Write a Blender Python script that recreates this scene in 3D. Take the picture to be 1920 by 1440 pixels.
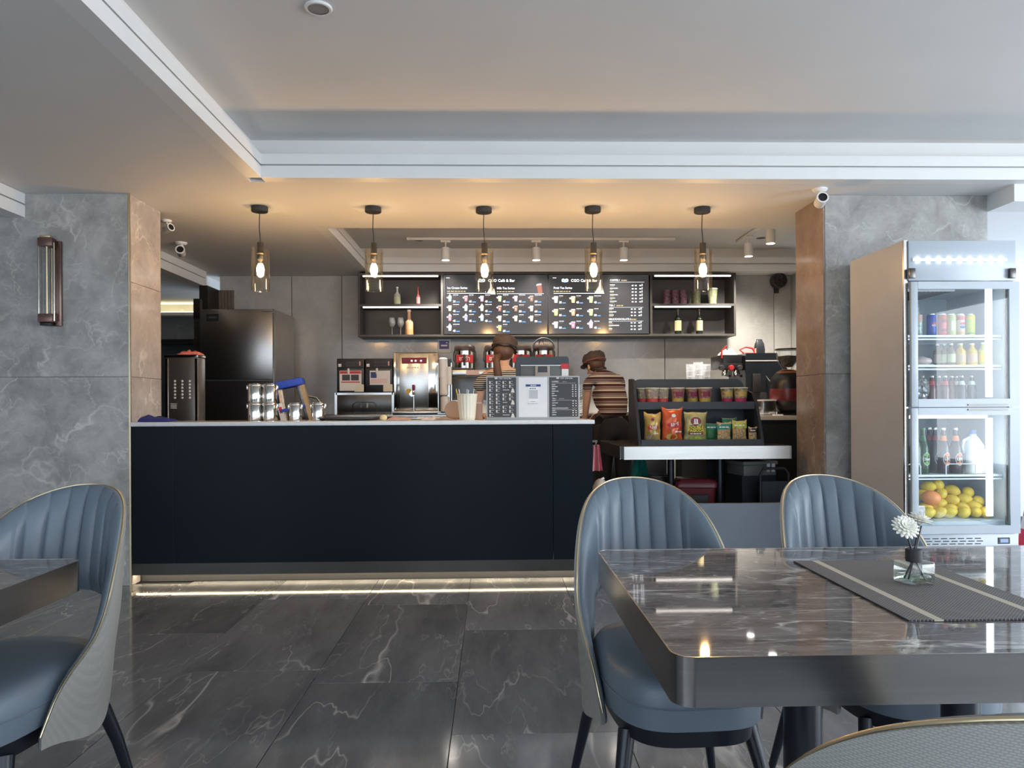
import bpy, bmesh, math, random
from mathutils import Vector, Matrix, noise as mnoise
random.seed(7)
for o in list(bpy.data.objects):
    bpy.data.objects.remove(o, do_unlink=True)
SC = bpy.context.scene
COL = SC.collection
PI = math.pi
R = math.radians

# ------------------------------------------------------------------ camera
FPX, CX, CY, EYE = 1400.0, 960.0, 761.0, 1.15       # image taken as 1920 x 1440
YAW, ROLL = R(1.5), R(0.3)
cF = Vector((math.sin(YAW), math.cos(YAW), 0))
cR0 = Vector((math.cos(YAW), -math.sin(YAW), 0))
cR = (cR0 * math.cos(ROLL) + Vector((0, 0, -math.sin(ROLL))))
cU = (cR0 * math.sin(ROLL) + Vector((0, 0, math.cos(ROLL))))
cam_d = bpy.data.cameras.new('camera')
cam = bpy.data.objects.new('camera', cam_d)
COL.objects.link(cam)
m = Matrix.Identity(4)
for i in range(3):
    m[i][0] = cR[i]; m[i][1] = cU[i]; m[i][2] = -cF[i]
m[0][3], m[1][3], m[2][3] = 0, 0, EYE
cam.matrix_world = m
cam_d.sensor_fit = 'HORIZONTAL'
cam_d.sensor_width = 36.0
cam_d.lens = FPX / 1920 * 36
cam_d.shift_y = (CY - 720) / 1920
cam_d.clip_start = 0.02
SC.camera = cam

# ------------------------------------------------------------------ world and daylight
W = bpy.data.worlds.new('daylight'); SC.world = W
W.use_nodes = True
bg = W.node_tree.nodes['Background']
bg.inputs[0].default_value = (0.72, 0.86, 1.0, 1)
bg.inputs[1].default_value = 0.9

def area(name, loc, rot, sx, sy, power, color):
    d = bpy.data.lights.new(name, 'AREA')
    d.shape = 'RECTANGLE'; d.size = sx; d.size_y = sy
    d.energy = power; d.color = color
    o = bpy.data.objects.new(name, d); COL.objects.link(o)
    o.location = loc; o.rotation_euler = rot
    return o
# daylight entering through the shop windows behind the guests and on the right-hand side
area('daylight_front_window', (-0.9, -3.05, 1.45), (R(90), 0, R(180)), 9.6, 2.3, 540, (0.95, 0.975, 1.0))
area('daylight_side_window', (7.1, -0.2, 1.45), (R(90), 0, R(90)), 5.4, 2.3, 120, (0.90, 0.95, 1.0))
area('daylight_passage_window', (7.1, 6.9, 1.5), (R(90), 0, R(90)), 2.4, 2.3, 17, (0.80, 0.90, 1.0))

SC.view_settings.view_transform = 'Standard'
SC.view_settings.look = 'None'
SC.view_settings.gamma = 1.0
SC.view_settings.use_curve_mapping = False
SC.view_settings.exposure = 1.72
SC.cycles.use_denoising = True
SC.cycles.max_bounces = 7
SC.cycles.use_adaptive_sampling = True
SC.cycles.adaptive_threshold = 0.035
SC.cycles.glossy_bounces = 5
SC.cycles.transparent_max_bounces = 16
SC.cycles.transmission_bounces = 6
SC.cycles.caustics_reflective = False
SC.cycles.caustics_refractive = False
SC.cycles.sample_clamp_indirect = 4.0

def at(px, py, Y):
    d = cF + cR * ((px - CX) / FPX) + cU * ((CY - py) / FPX)
    t = Y / d.y
    return Vector((d.x * t, Y, EYE + d.z * t))
def XA(px, Y, py=761): return at(px, py, Y).x
def ZA(py, Y, px=960): return at(px, py, Y).z

# ------------------------------------------------------------------ materials
def _nt(name):
    mt = bpy.data.materials.new(name); mt.use_nodes = True
    return mt, mt.node_tree.nodes, mt.node_tree.links, mt.node_tree.nodes['Principled BSDF']
def ramp(N, stops):
    r = N.new('ShaderNodeValToRGB')
    el = r.color_ramp.elements
    while len(el) < len(stops): el.new(0.5)
    for e, (p, c) in zip(el, stops):
        e.position = p
        e.color = (c, c, c, 1) if isinstance(c, (int, float)) else (*c, 1)
    return r
def pbr(name, col, rough=0.5, metal=0.0, var=0.06, vscale=6.0, bump=0.0, bscale=60.0, coat=0.0, emis=None, estr=0.0, spec=None, sheen=0.0, stretch=None):
    mt, N, L, B = _nt(name)
    B.inputs['Roughness'].default_value = rough
    B.inputs['Metallic'].default_value = metal
    if coat: B.inputs['Coat Weight'].default_value = coat; B.inputs['Coat Roughness'].default_value = 0.05
    if spec is not None: B.inputs['Specular IOR Level'].default_value = spec
    if sheen: B.inputs['Sheen Weight'].default_value = sheen
    tc = N.new('ShaderNodeTexCoord')
    mp = N.new('ShaderNodeMapping'); L.new(tc.outputs['Object'], mp.inputs[0])
    if stretch: mp.inputs['Scale'].default_value = stretch
    if var > 0:
        nz = N.new('ShaderNodeTexNoise'); nz.inputs['Scale'].default_value = vscale; nz.inputs['Detail'].default_value = 4
        L.new(mp.outputs[0], nz.inputs['Vector'])
        r = ramp(N, [(0.3, tuple(c * (1 - var) for c in col)), (0.7, tuple(min(1, c * (1 + var)) for c in col))])
        L.new(nz.outputs['Fac'], r.inputs[0]); L.new(r.outputs[0], B.inputs['Base Color'])
    else:
        B.inputs['Base Color'].default_value = (*col, 1)
    if bump:
        nb = N.new('ShaderNodeTexNoise'); nb.inputs['Scale'].default_value = bscale; nb.inputs['Detail'].default_value = 3
        L.new(mp.outputs[0], nb.inputs['Vector'])
        bp = N.new('ShaderNodeBump'); bp.inputs['Strength'].default_value = bump; bp.inputs['Distance'].default_value = 0.01
        L.new(nb.outputs['Fac'], bp.inputs['Height']); L.new(bp.outputs[0], B.inputs['Normal'])
    if emis:
        B.inputs['Emission Color'].default_value = (*emis, 1); B.inputs['Emission Strength'].default_value = estr
    return mt
def glow(name, col, s):
    mt, N, L, B = _nt(name); N.remove(B)
    e = N.new('ShaderNodeEmission'); e.inputs[0].default_value = (*col, 1); e.inputs[1].default_value = s
    L.new(e.outputs[0], N['Material Output'].inputs[0])
    return mt
def thin_glass(name, tint=(1, 1, 1), refl=1.0, rough=0.02, haze=0.0, cap=0.3):
    mt, N, L, B = _nt(name); N.remove(B)
    tr = N.new('ShaderNodeBsdfTransparent'); tr.inputs[0].default_value = (*tint, 1)
    gl = N.new('ShaderNodeBsdfGlossy'); gl.inputs['Roughness'].default_value = rough
    fr = N.new('ShaderNodeFresnel'); fr.inputs[0].default_value = 1.45
    mu = N.new('ShaderNodeMath'); mu.operation = 'MULTIPLY'; mu.inputs[1].default_value = refl; mu.use_clamp = True
    mn = N.new('ShaderNodeMath'); mn.operation = 'MINIMUM'; mn.inputs[1].default_value = cap
    mx = N.new('ShaderNodeMixShader')
    L.new(fr.outputs[0], mu.inputs[0]); L.new(mu.outputs[0], mn.inputs[0]); L.new(mn.outputs[0], mx.inputs[0])
    L.new(tr.outputs[0], mx.inputs[1]); L.new(gl.outputs[0], mx.inputs[2])
    out = mx
    if haze:
        df = N.new('ShaderNodeBsdfDiffuse'); df.inputs[0].default_value = (0.9, 0.92, 0.95, 1)
        m2 = N.new('ShaderNodeMixShader'); m2.inputs[0].default_value = haze
        L.new(mx.outputs[0], m2.inputs[1]); L.new(df.outputs[0], m2.inputs[2]); out = m2
    L.new(out.outputs[0], N['Material Output'].inputs[0])
    return mt
def marble(name, dark, light, vein, scale=1.0, rough=0.12, vamt=0.8, stretch=(1, 1, 1), rot=(0, 0, 0), rnd=True, vwidth=0.018, bright_var=0.12, spec=0.5, warpamt=0.55):
    mt, N, L, B = _nt(name)
    B.inputs['Roughness'].default_value = rough
    B.inputs['Specular IOR Level'].default_value = spec
    tc = N.new('ShaderNodeTexCoord'); oi = N.new('ShaderNodeObjectInfo')
    ad = N.new('ShaderNodeVectorMath'); ad.operation = 'ADD'
    mu = N.new('ShaderNodeMath'); mu.operation = 'MULTIPLY'; mu.inputs[1].default_value = 57.0 if rnd else 0.0
    L.new(oi.outputs['Random'], mu.inputs[0])
    mp = N.new('ShaderNodeMapping'); mp.inputs['Scale'].default_value = [scale * s for s in stretch]; mp.inputs['Rotation'].default_value = rot
    L.new(tc.outputs['Object'], mp.inputs[0])
    L.new(mp.outputs[0], ad.inputs[0]); L.new(mu.outputs[0], ad.inputs[1])
    warp = N.new('ShaderNodeTexNoise'); warp.inputs['Scale'].default_value = 1.3; warp.inputs['Detail'].default_value = 5
    L.new(ad.outputs[0], warp.inputs['Vector'])
    wm = N.new('ShaderNodeVectorMath'); wm.operation = 'MULTIPLY_ADD'; wm.inputs[1].default_value = (warpamt,) * 3
    L.new(warp.outputs['Color'], wm.inputs[0]); L.new(ad.outputs[0], wm.inputs[2])
    cl = N.new('ShaderNodeTexNoise'); cl.inputs['Scale'].default_value = 2.2; cl.inputs['Detail'].default_value = 10; cl.inputs['Roughness'].default_value = 0.68
    L.new(wm.outputs[0], cl.inputs['Vector'])
    cr = ramp(N, [(0.32, dark), (0.68, light)]); L.new(cl.outputs['Fac'], cr.inputs[0])
    col = cr.outputs[0]
    for k, (sc_, wd, am) in enumerate(((0.9, vwidth, vamt), (2.1, vwidth * 1.1, vamt * 0.6), (5.5, vwidth * 1.6, vamt * 0.28))):
        off = N.new('ShaderNodeVectorMath'); off.operation = 'ADD'; off.inputs[1].default_value = (3.1 * k + 1.7, 7.3 * k, 2.9 * k + .4)
        L.new(wm.outputs[0], off.inputs[0])
        vn = N.new('ShaderNodeTexNoise'); vn.inputs['Scale'].default_value = sc_; vn.inputs['Detail'].default_value = 4; vn.inputs['Roughness'].default_value = 0.5
        L.new(off.outputs[0], vn.inputs['Vector'])
        s = N.new('ShaderNodeMath'); s.operation = 'SUBTRACT'; s.inputs[1].default_value = 0.5; L.new(vn.outputs['Fac'], s.inputs[0])
        a = N.new('ShaderNodeMath'); a.operation = 'ABSOLUTE'; L.new(s.outputs[0], a.inputs[0])
        vr = ramp(N, [(0.0, 1.0), (wd * 0.35, 0.55), (wd, 0.0)]); L.new(a.outputs[0], vr.inputs[0])
        mk = N.new('ShaderNodeTexNoise'); mk.inputs['Scale'].default_value = 1.7 + k; mk.inputs['Detail'].default_value = 3
        L.new(off.outputs[0], mk.inputs['Vector'])
        mr = ramp(N, [(0.42, 0.0), (0.62, 1.0)]); L.new(mk.outputs['Fac'], mr.inputs[0])
        q = N.new('ShaderNodeMath'); q.operation = 'MULTIPLY'; L.new(vr.outputs[0], q.inputs[0]); L.new(mr.outputs[0], q.inputs[1])
        q2 = N.new('ShaderNodeMath'); q2.operation = 'MULTIPLY'; q2.inputs[1].default_value = am; L.new(q.outputs[0], q2.inputs[0])
        mx = N.new('ShaderNodeMixRGB'); L.new(q2.outputs[0], mx.inputs[0]); L.new(col, mx.inputs[1]); mx.inputs[2].default_value = (*vein, 1)
        col = mx.outputs[0]
    if rnd and bright_var:
        bv = N.new('ShaderNodeMapRange'); bv.inputs[3].default_value = 1 - bright_var; bv.inputs[4].default_value = 1 + bright_var
        L.new(oi.outputs['Random'], bv.inputs[0])
        hs = N.new('ShaderNodeHueSaturation'); L.new(bv.outputs[0], hs.inputs['Value']); L.new(col, hs.inputs['Color']); col = hs.outputs[0]
    L.new(col, B.inputs['Base Color'])
    return mt
def stripes(name, c1, c2, freq, duty, axis='Z', rough=0.8, c3=None):
    """bands woven into a fabric along one object axis; c3 adds a thin line inside the light band"""
    mt, N, L, B = _nt(name); B.inputs['Roughness'].default_value = rough
    tc = N.new('ShaderNodeTexCoord'); sp = N.new('ShaderNodeSeparateXYZ'); L.new(tc.outputs['Object'], sp.inputs[0])
    mu = N.new('ShaderNodeMath'); mu.operation = 'MULTIPLY'; mu.inputs[1].default_value = freq; L.new(sp.outputs[axis], mu.inputs[0])
    fr = N.new('ShaderNodeMath'); fr.operation = 'FRACT'; L.new(mu.outputs[0], fr.inputs[0])
    st = [(0.0, c1), (duty, c2)]
    if c3: st = [(0, c1), (duty, c2), (duty + .12, c1), (duty + .18, c2), (duty + .34, c1), (duty + .40, c2)]
    r = ramp(N, st); r.color_ramp.interpolation = 'CONSTANT'
    L.new(fr.outputs[0], r.inputs[0]); L.new(r.outputs[0], B.inputs['Base Color'])
    return mt
def weave(name, c1, c2, scale, rough=0.75, axes='XY', bump=0.6, ms=0.11):
    """woven strands: fine checker relief"""
    mt, N, L, B = _nt(name); B.inputs['Roughness'].default_value = rough
    tc = N.new('ShaderNodeTexCoord')
    mp = N.new('ShaderNodeMapping'); mp.inputs['Scale'].default_value = (scale, scale, scale); L.new(tc.outputs['Object'], mp.inputs[0])
    br = N.new('ShaderNodeTexBrick'); br.inputs['Scale'].default_value = 1.0
    br.inputs['Color1'].default_value = (*c1, 1); br.inputs['Color2'].default_value = (*c1, 1); br.inputs['Mortar'].default_value = (*c2, 1)
    br.inputs['Mortar Size'].default_value = ms; br.inputs['Brick Width'].default_value = 0.8; br.inputs['Row Height'].default_value = 0.42
    if axes == 'XZ':
        mp.inputs['Rotation'].default_value = (R(90), 0, 0)
    L.new(mp.outputs[0], br.inputs['Vector']); L.new(br.outputs['Color'], B.inputs['Base Color'])
    bp = N.new('ShaderNodeBump'); bp.inputs['Strength'].default_value = bump; bp.inputs['Distance'].default_value = 0.002
    bp.invert = True
    L.new(br.outputs['Fac'], bp.inputs['Height']); L.new(bp.outputs[0], B.inputs['Normal'])
    return mt

M = {}
M['paint'] = pbr('ceiling_paint', (0.70, 0.695, 0.685), 0.75, var=0.02, vscale=2)
M['trim'] = pbr('trim_paint', (0.74, 0.745, 0.74), 0.5, var=0.015)
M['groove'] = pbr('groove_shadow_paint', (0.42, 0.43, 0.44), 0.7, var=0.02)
M['whitewall'] = pbr('white_wall_paint', (0.85, 0.86, 0.88), 0.7, var=0.02)
M['floor'] = marble('floor_marble', (0.110, 0.116, 0.126), (0.225, 0.233, 0.245), (0.78, 0.77, 0.75), 1.0, 0.10, 0.8, stretch=(1.3, 0.34, 1), rot=(0, 0, R(-38)), vwidth=0.0065, bright_var=0.24, warpamt=0.32)
M['grout'] = pbr('grout', (0.04, 0.04, 0.042), 0.7)
M['wallmarble'] = marble('wall_marble', (0.245, 0.238, 0.225), (0.45, 0.440, 0.420), (0.72, 0.70, 0.67), 1.8, 0.16, 0.6, vwidth=0.013, bright_var=0.06)
M['backmarble'] = marble('back_wall_marble', (0.33, 0.325, 0.315), (0.46, 0.455, 0.44), (0.62, 0.60, 0.57), 0.9, 0.14, 0.45, vwidth=0.008, bright_var=0.05)
M['columnmarble'] = marble('column_marble', (0.30, 0.27, 0.25), (0.48, 0.44, 0.41), (0.75, 0.70, 0.65), 1.6, 0.14, 0.5, vwidth=0.012, bright_var=0.05)
M['columnbrown'] = marble('column_brown_marble', (0.20, 0.155, 0.130), (0.31, 0.25, 0.215), (0.62, 0.55, 0.48), 1.6, 0.14, 0.5, vwidth=0.012, bright_var=0.05)
M['tablemarble'] = marble('table_marble', (0.085, 0.075, 0.075), (0.24, 0.22, 0.215), (0.75, 0.72, 0.70), 3.6, 0.035, 0.75, stretch=(0.6, 2.2, 1), vwidth=0.02, rnd=True, bright_var=0.0, spec=0.7)
M['counterfront'] = pbr('counter_front_laminate', (0.0045, 0.0075, 0.0115), 0.30, var=0.1, vscale=3, spec=0.10)
M['plinth'] = pbr('plinth_metal', (0.055, 0.050, 0.045), 0.3, 0.7)
M['quartz'] = pbr('pale_quartz', (0.72, 0.71, 0.69), 0.12, var=0.05, vscale=30)
M['lowpanel'] = pbr('grey_blue_panel', (0.13, 0.155, 0.19), 0.4)
M['black'] = pbr('black_plastic', (0.014, 0.015, 0.018), 0.35)
M['blackmat'] = pbr('black_matt', (0.022, 0.023, 0.026), 0.6)
M['rackblack'] = pbr('rack_black', (0.016, 0.020, 0.026), 0.45)
M['shelfdark'] = pbr('shelf_dark', (0.045, 0.041, 0.038), 0.5)
M['steel'] = pbr('stainless_steel', (0.50, 0.485, 0.46), 0.24, 1.0, var=0.05, stretch=(1, 1, 20))
M['steelb'] = pbr('brushed_steel_band', (0.33, 0.315, 0.30), 0.22, 1.0, var=0.08, vscale=3, stretch=(1, 1, 40))
M['chrome'] = pbr('polished_steel', (0.66, 0.64, 0.60), 0.10, 1.0, var=0.02)
M['darksteel'] = pbr('dark_steel', (0.10, 0.095, 0.09), 0.28, 0.9)
M['fridgesteel'] = pbr('fridge_door_steel', (0.42, 0.40, 0.385), 0.28, 1.0, var=0.08, vscale=2)
M['brass'] = pbr('gold_piping', (0.66, 0.55, 0.36), 0.3, 1.0)
M['bronze'] = pbr('bronze', (0.25, 0.16, 0.14), 0.3, 1.0)
M['leather'] = pbr('blue_grey_leather', (0.125, 0.160, 0.198), 0.38, var=0.05, vscale=9, bump=0.08, bscale=420)
M['fabric'] = weave('grey_scale_fabric', (0.36, 0.355, 0.33), (0.27, 0.268, 0.25), 170, 0.6, 'XZ')
M['leg'] = pbr('black_leg_metal', (0.010, 0.013, 0.020), 0.3, 0.2)
M['white'] = pbr('white_plastic', (0.80, 0.80, 0.80), 0.4, var=0.02)
M['cream'] = pbr('cream_plastic', (0.78, 0.75, 0.62), 0.5, var=0.03)
M['fridgewhite'] = pbr('fridge_enamel', (0.41, 0.46, 0.51), 0.3, var=0.02)
M['fridgeside'] = pbr('fridge_side_panel', (0.47, 0.48, 0.50), 0.4, 0.0, var=0.03)
M['fridgein'] = pbr('fridge_liner', (0.40, 0.48, 0.54), 0.4, var=0.04)
M['glass'] = thin_glass('clear_glass', (0.97, 0.98, 0.98), 1.0)
M['doorglass'] = thin_glass('door_glass', (0.95, 0.98, 0.99), 0.5, 0.01, haze=0.02, cap=.04)
M['smokeglass'] = thin_glass('pendant_glass', (0.97, 0.93, 0.86), 1.0)
M['bulb'] = glow('bulb_glow', (1.0, 0.64, 0.30), 118)
M['led'] = glow('led_white', (0.90, 0.97, 1.0), 1.9)
M['ledwarm'] = glow('led_warm', (1.0, 0.80, 0.52), 16)
M['ledshelf'] = glow('led_shelf', (1.0, 0.93, 0.84), 1.5)
M['ledheader'] = glow('led_header', (0.88, 0.95, 1.0), 6)
M['ledcove'] = glow('led_cove', (1.0, 0.86, 0.50), 1.6)
M['spotglow'] = glow('spot_lens', (1.0, 0.95, 0.86), 8)
M['txtwhite'] = glow('screen_white', (0.95, 0.97, 1.0), 0.62)
M['txtblue'] = glow('screen_blue', (0.15, 0.38, 0.9), 0.6)
M['txtwarm'] = glow('screen_amber', (0.9, 0.7, 0.35), 0.4)
def flat(name, c, rough=0.55): 
    if name not in M: M[name] = pbr(name, c, rough, var=0.03)
    return M[name]
def scr(name, c, s=0.9):
    if name not in M: M[name] = glow(name, c, s * .6)
    return M[name]
flat('red', (0.55, 0.03, 0.04)); flat('paper', (0.78, 0.77, 0.76)); flat('ink', (0.03, 0.03, 0.035)); flat('darkgrey', (0.05, 0.05, 0.055))
flat('navy', (0.03, 0.05, 0.22)); flat('blue', (0.02, 0.06, 0.42)); flat('pink', (0.75, 0.30, 0.33)); flat('yellow', (0.72, 0.50, 0.03))
flat('gold', (0.55, 0.36, 0.08)); flat('orange', (0.80, 0.14, 0.03)); flat('green', (0.04, 0.22, 0.08)); flat('lime', (0.45, 0.55, 0.06))
flat('wood', (0.42, 0.25, 0.13)); flat('tan', (0.55, 0.37, 0.25)); flat('teal', (0.02, 0.25, 0.19)); flat('maroon', (0.22, 0.02, 0.05))
M['skin'] = pbr('skin', (0.62, 0.40, 0.30), 0.5, var=0.05, vscale=8)
M['hair'] = pbr('brown_hair', (0.10, 0.05, 0.032), 0.5, var=0.35, vscale=40, stretch=(6, 6, 1))
M['cap'] = pbr('brown_cap', (0.075, 0.055, 0.048), 0.85, var=0.2, vscale=20)
M['shirtA'] = stripes('black_white_stripes', (0.02, 0.02, 0.022), (0.72, 0.70, 0.66), 62, 0.62)
M['shirtB'] = stripes('maroon_white_stripes', (0.75, 0.70, 0.66), (0.075, 0.025, 0.028), 15, 0.18, c3=True)
M['denim'] = pbr('black_denim', (0.014, 0.018, 0.026), 0.8, var=0.2, vscale=20)
M['apron'] = pbr('dark_apron', (0.03, 0.022, 0.02), 0.85)
# ------------------------------------------------------------------ mesh helpers
def nb(): return bmesh.new()
def box(bm, x0, x1, y0, y1, z0, z1, bev=0.0, seg=2):
    r = bmesh.ops.create_cube(bm, size=1.0)
    vs = r['verts']
    for v in vs:
        v.co = Vector(((x0 + x1) / 2 + v.co.x * (x1 - x0), (y0 + y1) / 2 + v.co.y * (y1 - y0), (z0 + z1) / 2 + v.co.z * (z1 - z0)))
    if bev > 0:
        es = list({e for v in vs for e in v.link_edges})
        bmesh.ops.bevel(bm, geom=es, offset=bev, segments=seg, affect='EDGES', profile=0.5)
    return bm
def lathe(bm, prof, c=(0, 0, 0), n=24, axis='Z', cap=True):
    """prof: (radius, height) pairs"""
    rings = []
    for r, h in prof:
        ring = []
        for i in range(n):
            a = 2 * PI * i / n
            x, y = r * math.cos(a), r * math.sin(a)
            if axis == 'Z': p = (c[0] + x, c[1] + y, c[2] + h)
            elif axis == 'Y': p = (c[0] + x, c[1] + h, c[2] - y)
            else: p = (c[0] + h, c[1] + x, c[2] + y)
            ring.append(bm.verts.new(p))
        rings.append(ring)
    for a, b in zip(rings, rings[1:]):
        for i in range(n):
            j = (i + 1) % n
            bm.faces.new((a[i], a[j], b[j], b[i]))
    if cap:
        if prof[0][0] > 1e-6: bm.faces.new(list(reversed(rings[0])))
        if prof[-1][0] > 1e-6: bm.faces.new(rings[-1])
    return bm
def tube(bm, pts, r, n=8, closed=False):
    pts = [Vector(p) for p in pts]
    rr = r if isinstance(r, (list, tuple)) else [r] * len(pts)
    rings = []; L_ = len(pts)
    up = None
    for i, p in enumerate(pts):
        if closed: d = pts[(i + 1) % L_] - pts[i - 1]
        else: d = pts[min(i + 1, L_ - 1)] - pts[max(i - 1, 0)]
        d.normalize()
        if up is None:
            up = Vector((0, 0, 1)) if abs(d.z) < 0.9 else Vector((1, 0, 0))
        u = d.cross(up).normalized(); w = u.cross(d).normalized(); up = w
        rings.append([bm.verts.new(p + (u * math.cos(2 * PI * k / n) + w * math.sin(2 * PI * k / n)) * rr[i]) for k in range(n)])
    prs = list(zip(rings, rings[1:]))
    if closed: prs.append((rings[-1], rings[0]))
    for a, b in prs:
        for k in range(n):
            j = (k + 1) % n
            bm.faces.new((a[k], a[j], b[j], b[k]))
    if not closed:
        bm.faces.new(list(reversed(rings[0]))); bm.faces.new(rings[-1])
    return bm
def prism(bm, poly, a0, a1, axis='Y'):
    """extrude a 2-D polygon along an axis: Y -> poly is (x,z); X -> (y,z); Z -> (x,y)"""
    def P(p, a):
        return (p[0], a, p[1]) if axis == 'Y' else (a, p[0], p[1]) if axis == 'X' else (p[0], p[1], a)
    A = [bm.verts.new(P(p, a0)) for p in poly]; B_ = [bm.verts.new(P(p, a1)) for p in poly]
    n = len(poly)
    bm.faces.new(A); bm.faces.new(list(reversed(B_)))
    for i in range(n):
        j = (i + 1) % n
        bm.faces.new((A[i], B_[i], B_[j], A[j]))
    return bm
def rrect(x0, x1, y0, y1, r, n=6):
    out = []
    for cx, cy, a0 in ((x1 - r, y1 - r, 0), (x0 + r, y1 - r, 90), (x0 + r, y0 + r, 180), (x1 - r, y0 + r, 270)):
        for k in range(n + 1):
            a = R(a0 + 90 * k / n); out.append((cx + r * math.cos(a), cy + r * math.sin(a)))
    return out
def ball(bm, c, rx, ry=None, rz=None, u=16, v=10, rot=None):
    ry = ry or rx; rz = rz or rx
    r = bmesh.ops.create_uvsphere(bm, u_segments=u, v_segments=v, radius=1.0)
    for p in r['verts']:
        q = Vector((p.co.x * rx, p.co.y * ry, p.co.z * rz))
        if rot: q = rot @ q
        p.co = q + Vector(c)
    return r['verts']
def obj(name, bm, mat, parent=None, smooth=False, angle=40, loc=None):
    bmesh.ops.recalc_face_normals(bm, faces=bm.faces)
    me = bpy.data.meshes.new(name); bm.to_mesh(me); bm.free()
    me.materials.append(M[mat] if isinstance(mat, str) else mat)
    if smooth:
        for p in me.polygons: p.use_smooth = True
        me.set_sharp_from_angle(angle=R(angle))
    o = bpy.data.objects.new(name, me); COL.objects.link(o)
    if parent: o.parent = parent
    if loc: o.location = loc
    return o
def bx(name, x0, x1, y0, y1, z0, z1, mat, parent=None, bev=0.0):
    bm = nb(); box(bm, x0, x1, y0, y1, z0, z1, bev); return obj(name, bm, mat, parent, smooth=bev > 0)
def lt(name, prof, mat, parent=None, c=(0, 0, 0), n=24, axis='Z', cap=True):
    bm = nb(); lathe(bm, prof, c, n, axis, cap); return obj(name, bm, mat, parent, smooth=True)
def tb(name, pts, r, mat, parent=None, n=8, closed=False):
    bm = nb(); tube(bm, pts, r, n, closed); return obj(name, bm, mat, parent, smooth=True, angle=60)
def tag(o, label, cat, group=None):
    o['label'] = label; o['category'] = cat
    if group: o['group'] = group
    return o
def thing(name, label, cat, loc=(0, 0, 0), rz=0.0, group=None):
    o = bpy.data.objects.new(name, None); COL.objects.link(o)
    o.empty_display_size = 0.05
    o.location = loc; o.rotation_euler = (0, 0, rz)
    return tag(o, label, cat, group)
def struct(o):
    o['kind'] = 'structure'; return o
def dup(root, loc, rz=None, label=None, name=None):
    r = root.copy(); COL.objects.link(r); r.location = loc
    if rz is not None: r.rotation_euler = (0, 0, rz)
    if label: r['label'] = label
    for ch in root.children:
        c = ch.copy(); COL.objects.link(c); c.parent = r
        for g in ch.children:
            d = g.copy(); COL.objects.link(d); d.parent = c
    return r
_tc = {}
def text_into(bm, body, size, x, y, z, align='LEFT', bold=0.0, face='-Y'):
    """flat lettering facing the room (-Y) with its baseline start at x, z"""
    key = (body, align, bold)
    if key not in _tc:
        cu = bpy.data.curves.new('t', 'FONT'); cu.body = body; cu.size = 1.0; cu.align_x = align
        cu.resolution_u = 2; cu.offset = bold
        o = bpy.data.objects.new('t', cu); COL.objects.link(o)
        dg = bpy.context.evaluated_depsgraph_get()
        me = bpy.data.meshes.new_from_object(o.evaluated_get(dg))
        bpy.data.objects.remove(o, do_unlink=True); bpy.data.curves.remove(cu)
        _tc[key] = me
    n0 = len(bm.verts)
    bm.from_mesh(_tc[key]); bm.verts.ensure_lookup_table()
    for v in bm.verts[n0:]:
        v.co = Vector((x + v.co.x * size, y, z + v.co.y * size))
    return bm
def quad(bm, x0, x1, z0, z1, y):
    vs = [bm.verts.new(p) for p in ((x0, y, z0), (x1, y, z0), (x1, y, z1), (x0, y, z1))]
    bm.faces.new(vs)
def poly(bm, pts, y):
    bm.faces.new([bm.verts.new((p[0], y, p[1])) for p in pts])
def cyl_patch(bm, c, r, a0, a1, z0, z1, n=8):
    """a label wrapped round an upright cylinder; angles in degrees, -90 faces the room"""
    A = []
    for i in range(n + 1):
        a = R(a0 + (a1 - a0) * i / n)
        x, y = c[0] + r * math.cos(a), c[1] + r * math.sin(a)
        A.append((bm.verts.new((x, y, z0)), bm.verts.new((x, y, z1))))
    for p, q in zip(A, A[1:]): bm.faces.new((p[0], q[0], q[1], p[1]))
def text_wrap(bm, body, size, c, r, zc, mid=-90, bold=0.02):
    """lettering wrapped round an upright cylinder"""
    t = nb(); text_into(t, body, size, 0, 0, 0, 'CENTER', bold)
    bmesh.ops.subdivide_edges(t, edges=t.edges[:], cuts=1)
    me = bpy.data.meshes.new('tw'); t.to_mesh(me); t.free()
    n0 = len(bm.verts); bm.from_mesh(me); bm.verts.ensure_lookup_table(); bpy.data.meshes.remove(me)
    for v in bm.verts[n0:]:
        a = R(mid) + v.co.x / r
        v.co = Vector((c[0] + r * math.cos(a), c[1] + r * math.sin(a), zc + v.co.z))
ORD = ['first', 'second', 'third', 'fourth', 'fifth', 'sixth', 'seventh', 'eighth', 'ninth', 'tenth']
# ------------------------------------------------------------------ the room
ZL, ZU, YC = 2.626, 2.90, 5.21
ZF = -0.075                                 # finished floor level
XCL, XCR, XCR2 = -2.492, 2.34, 3.52        # column edges beside the service opening
YB = 8.45                                   # back wall

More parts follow.
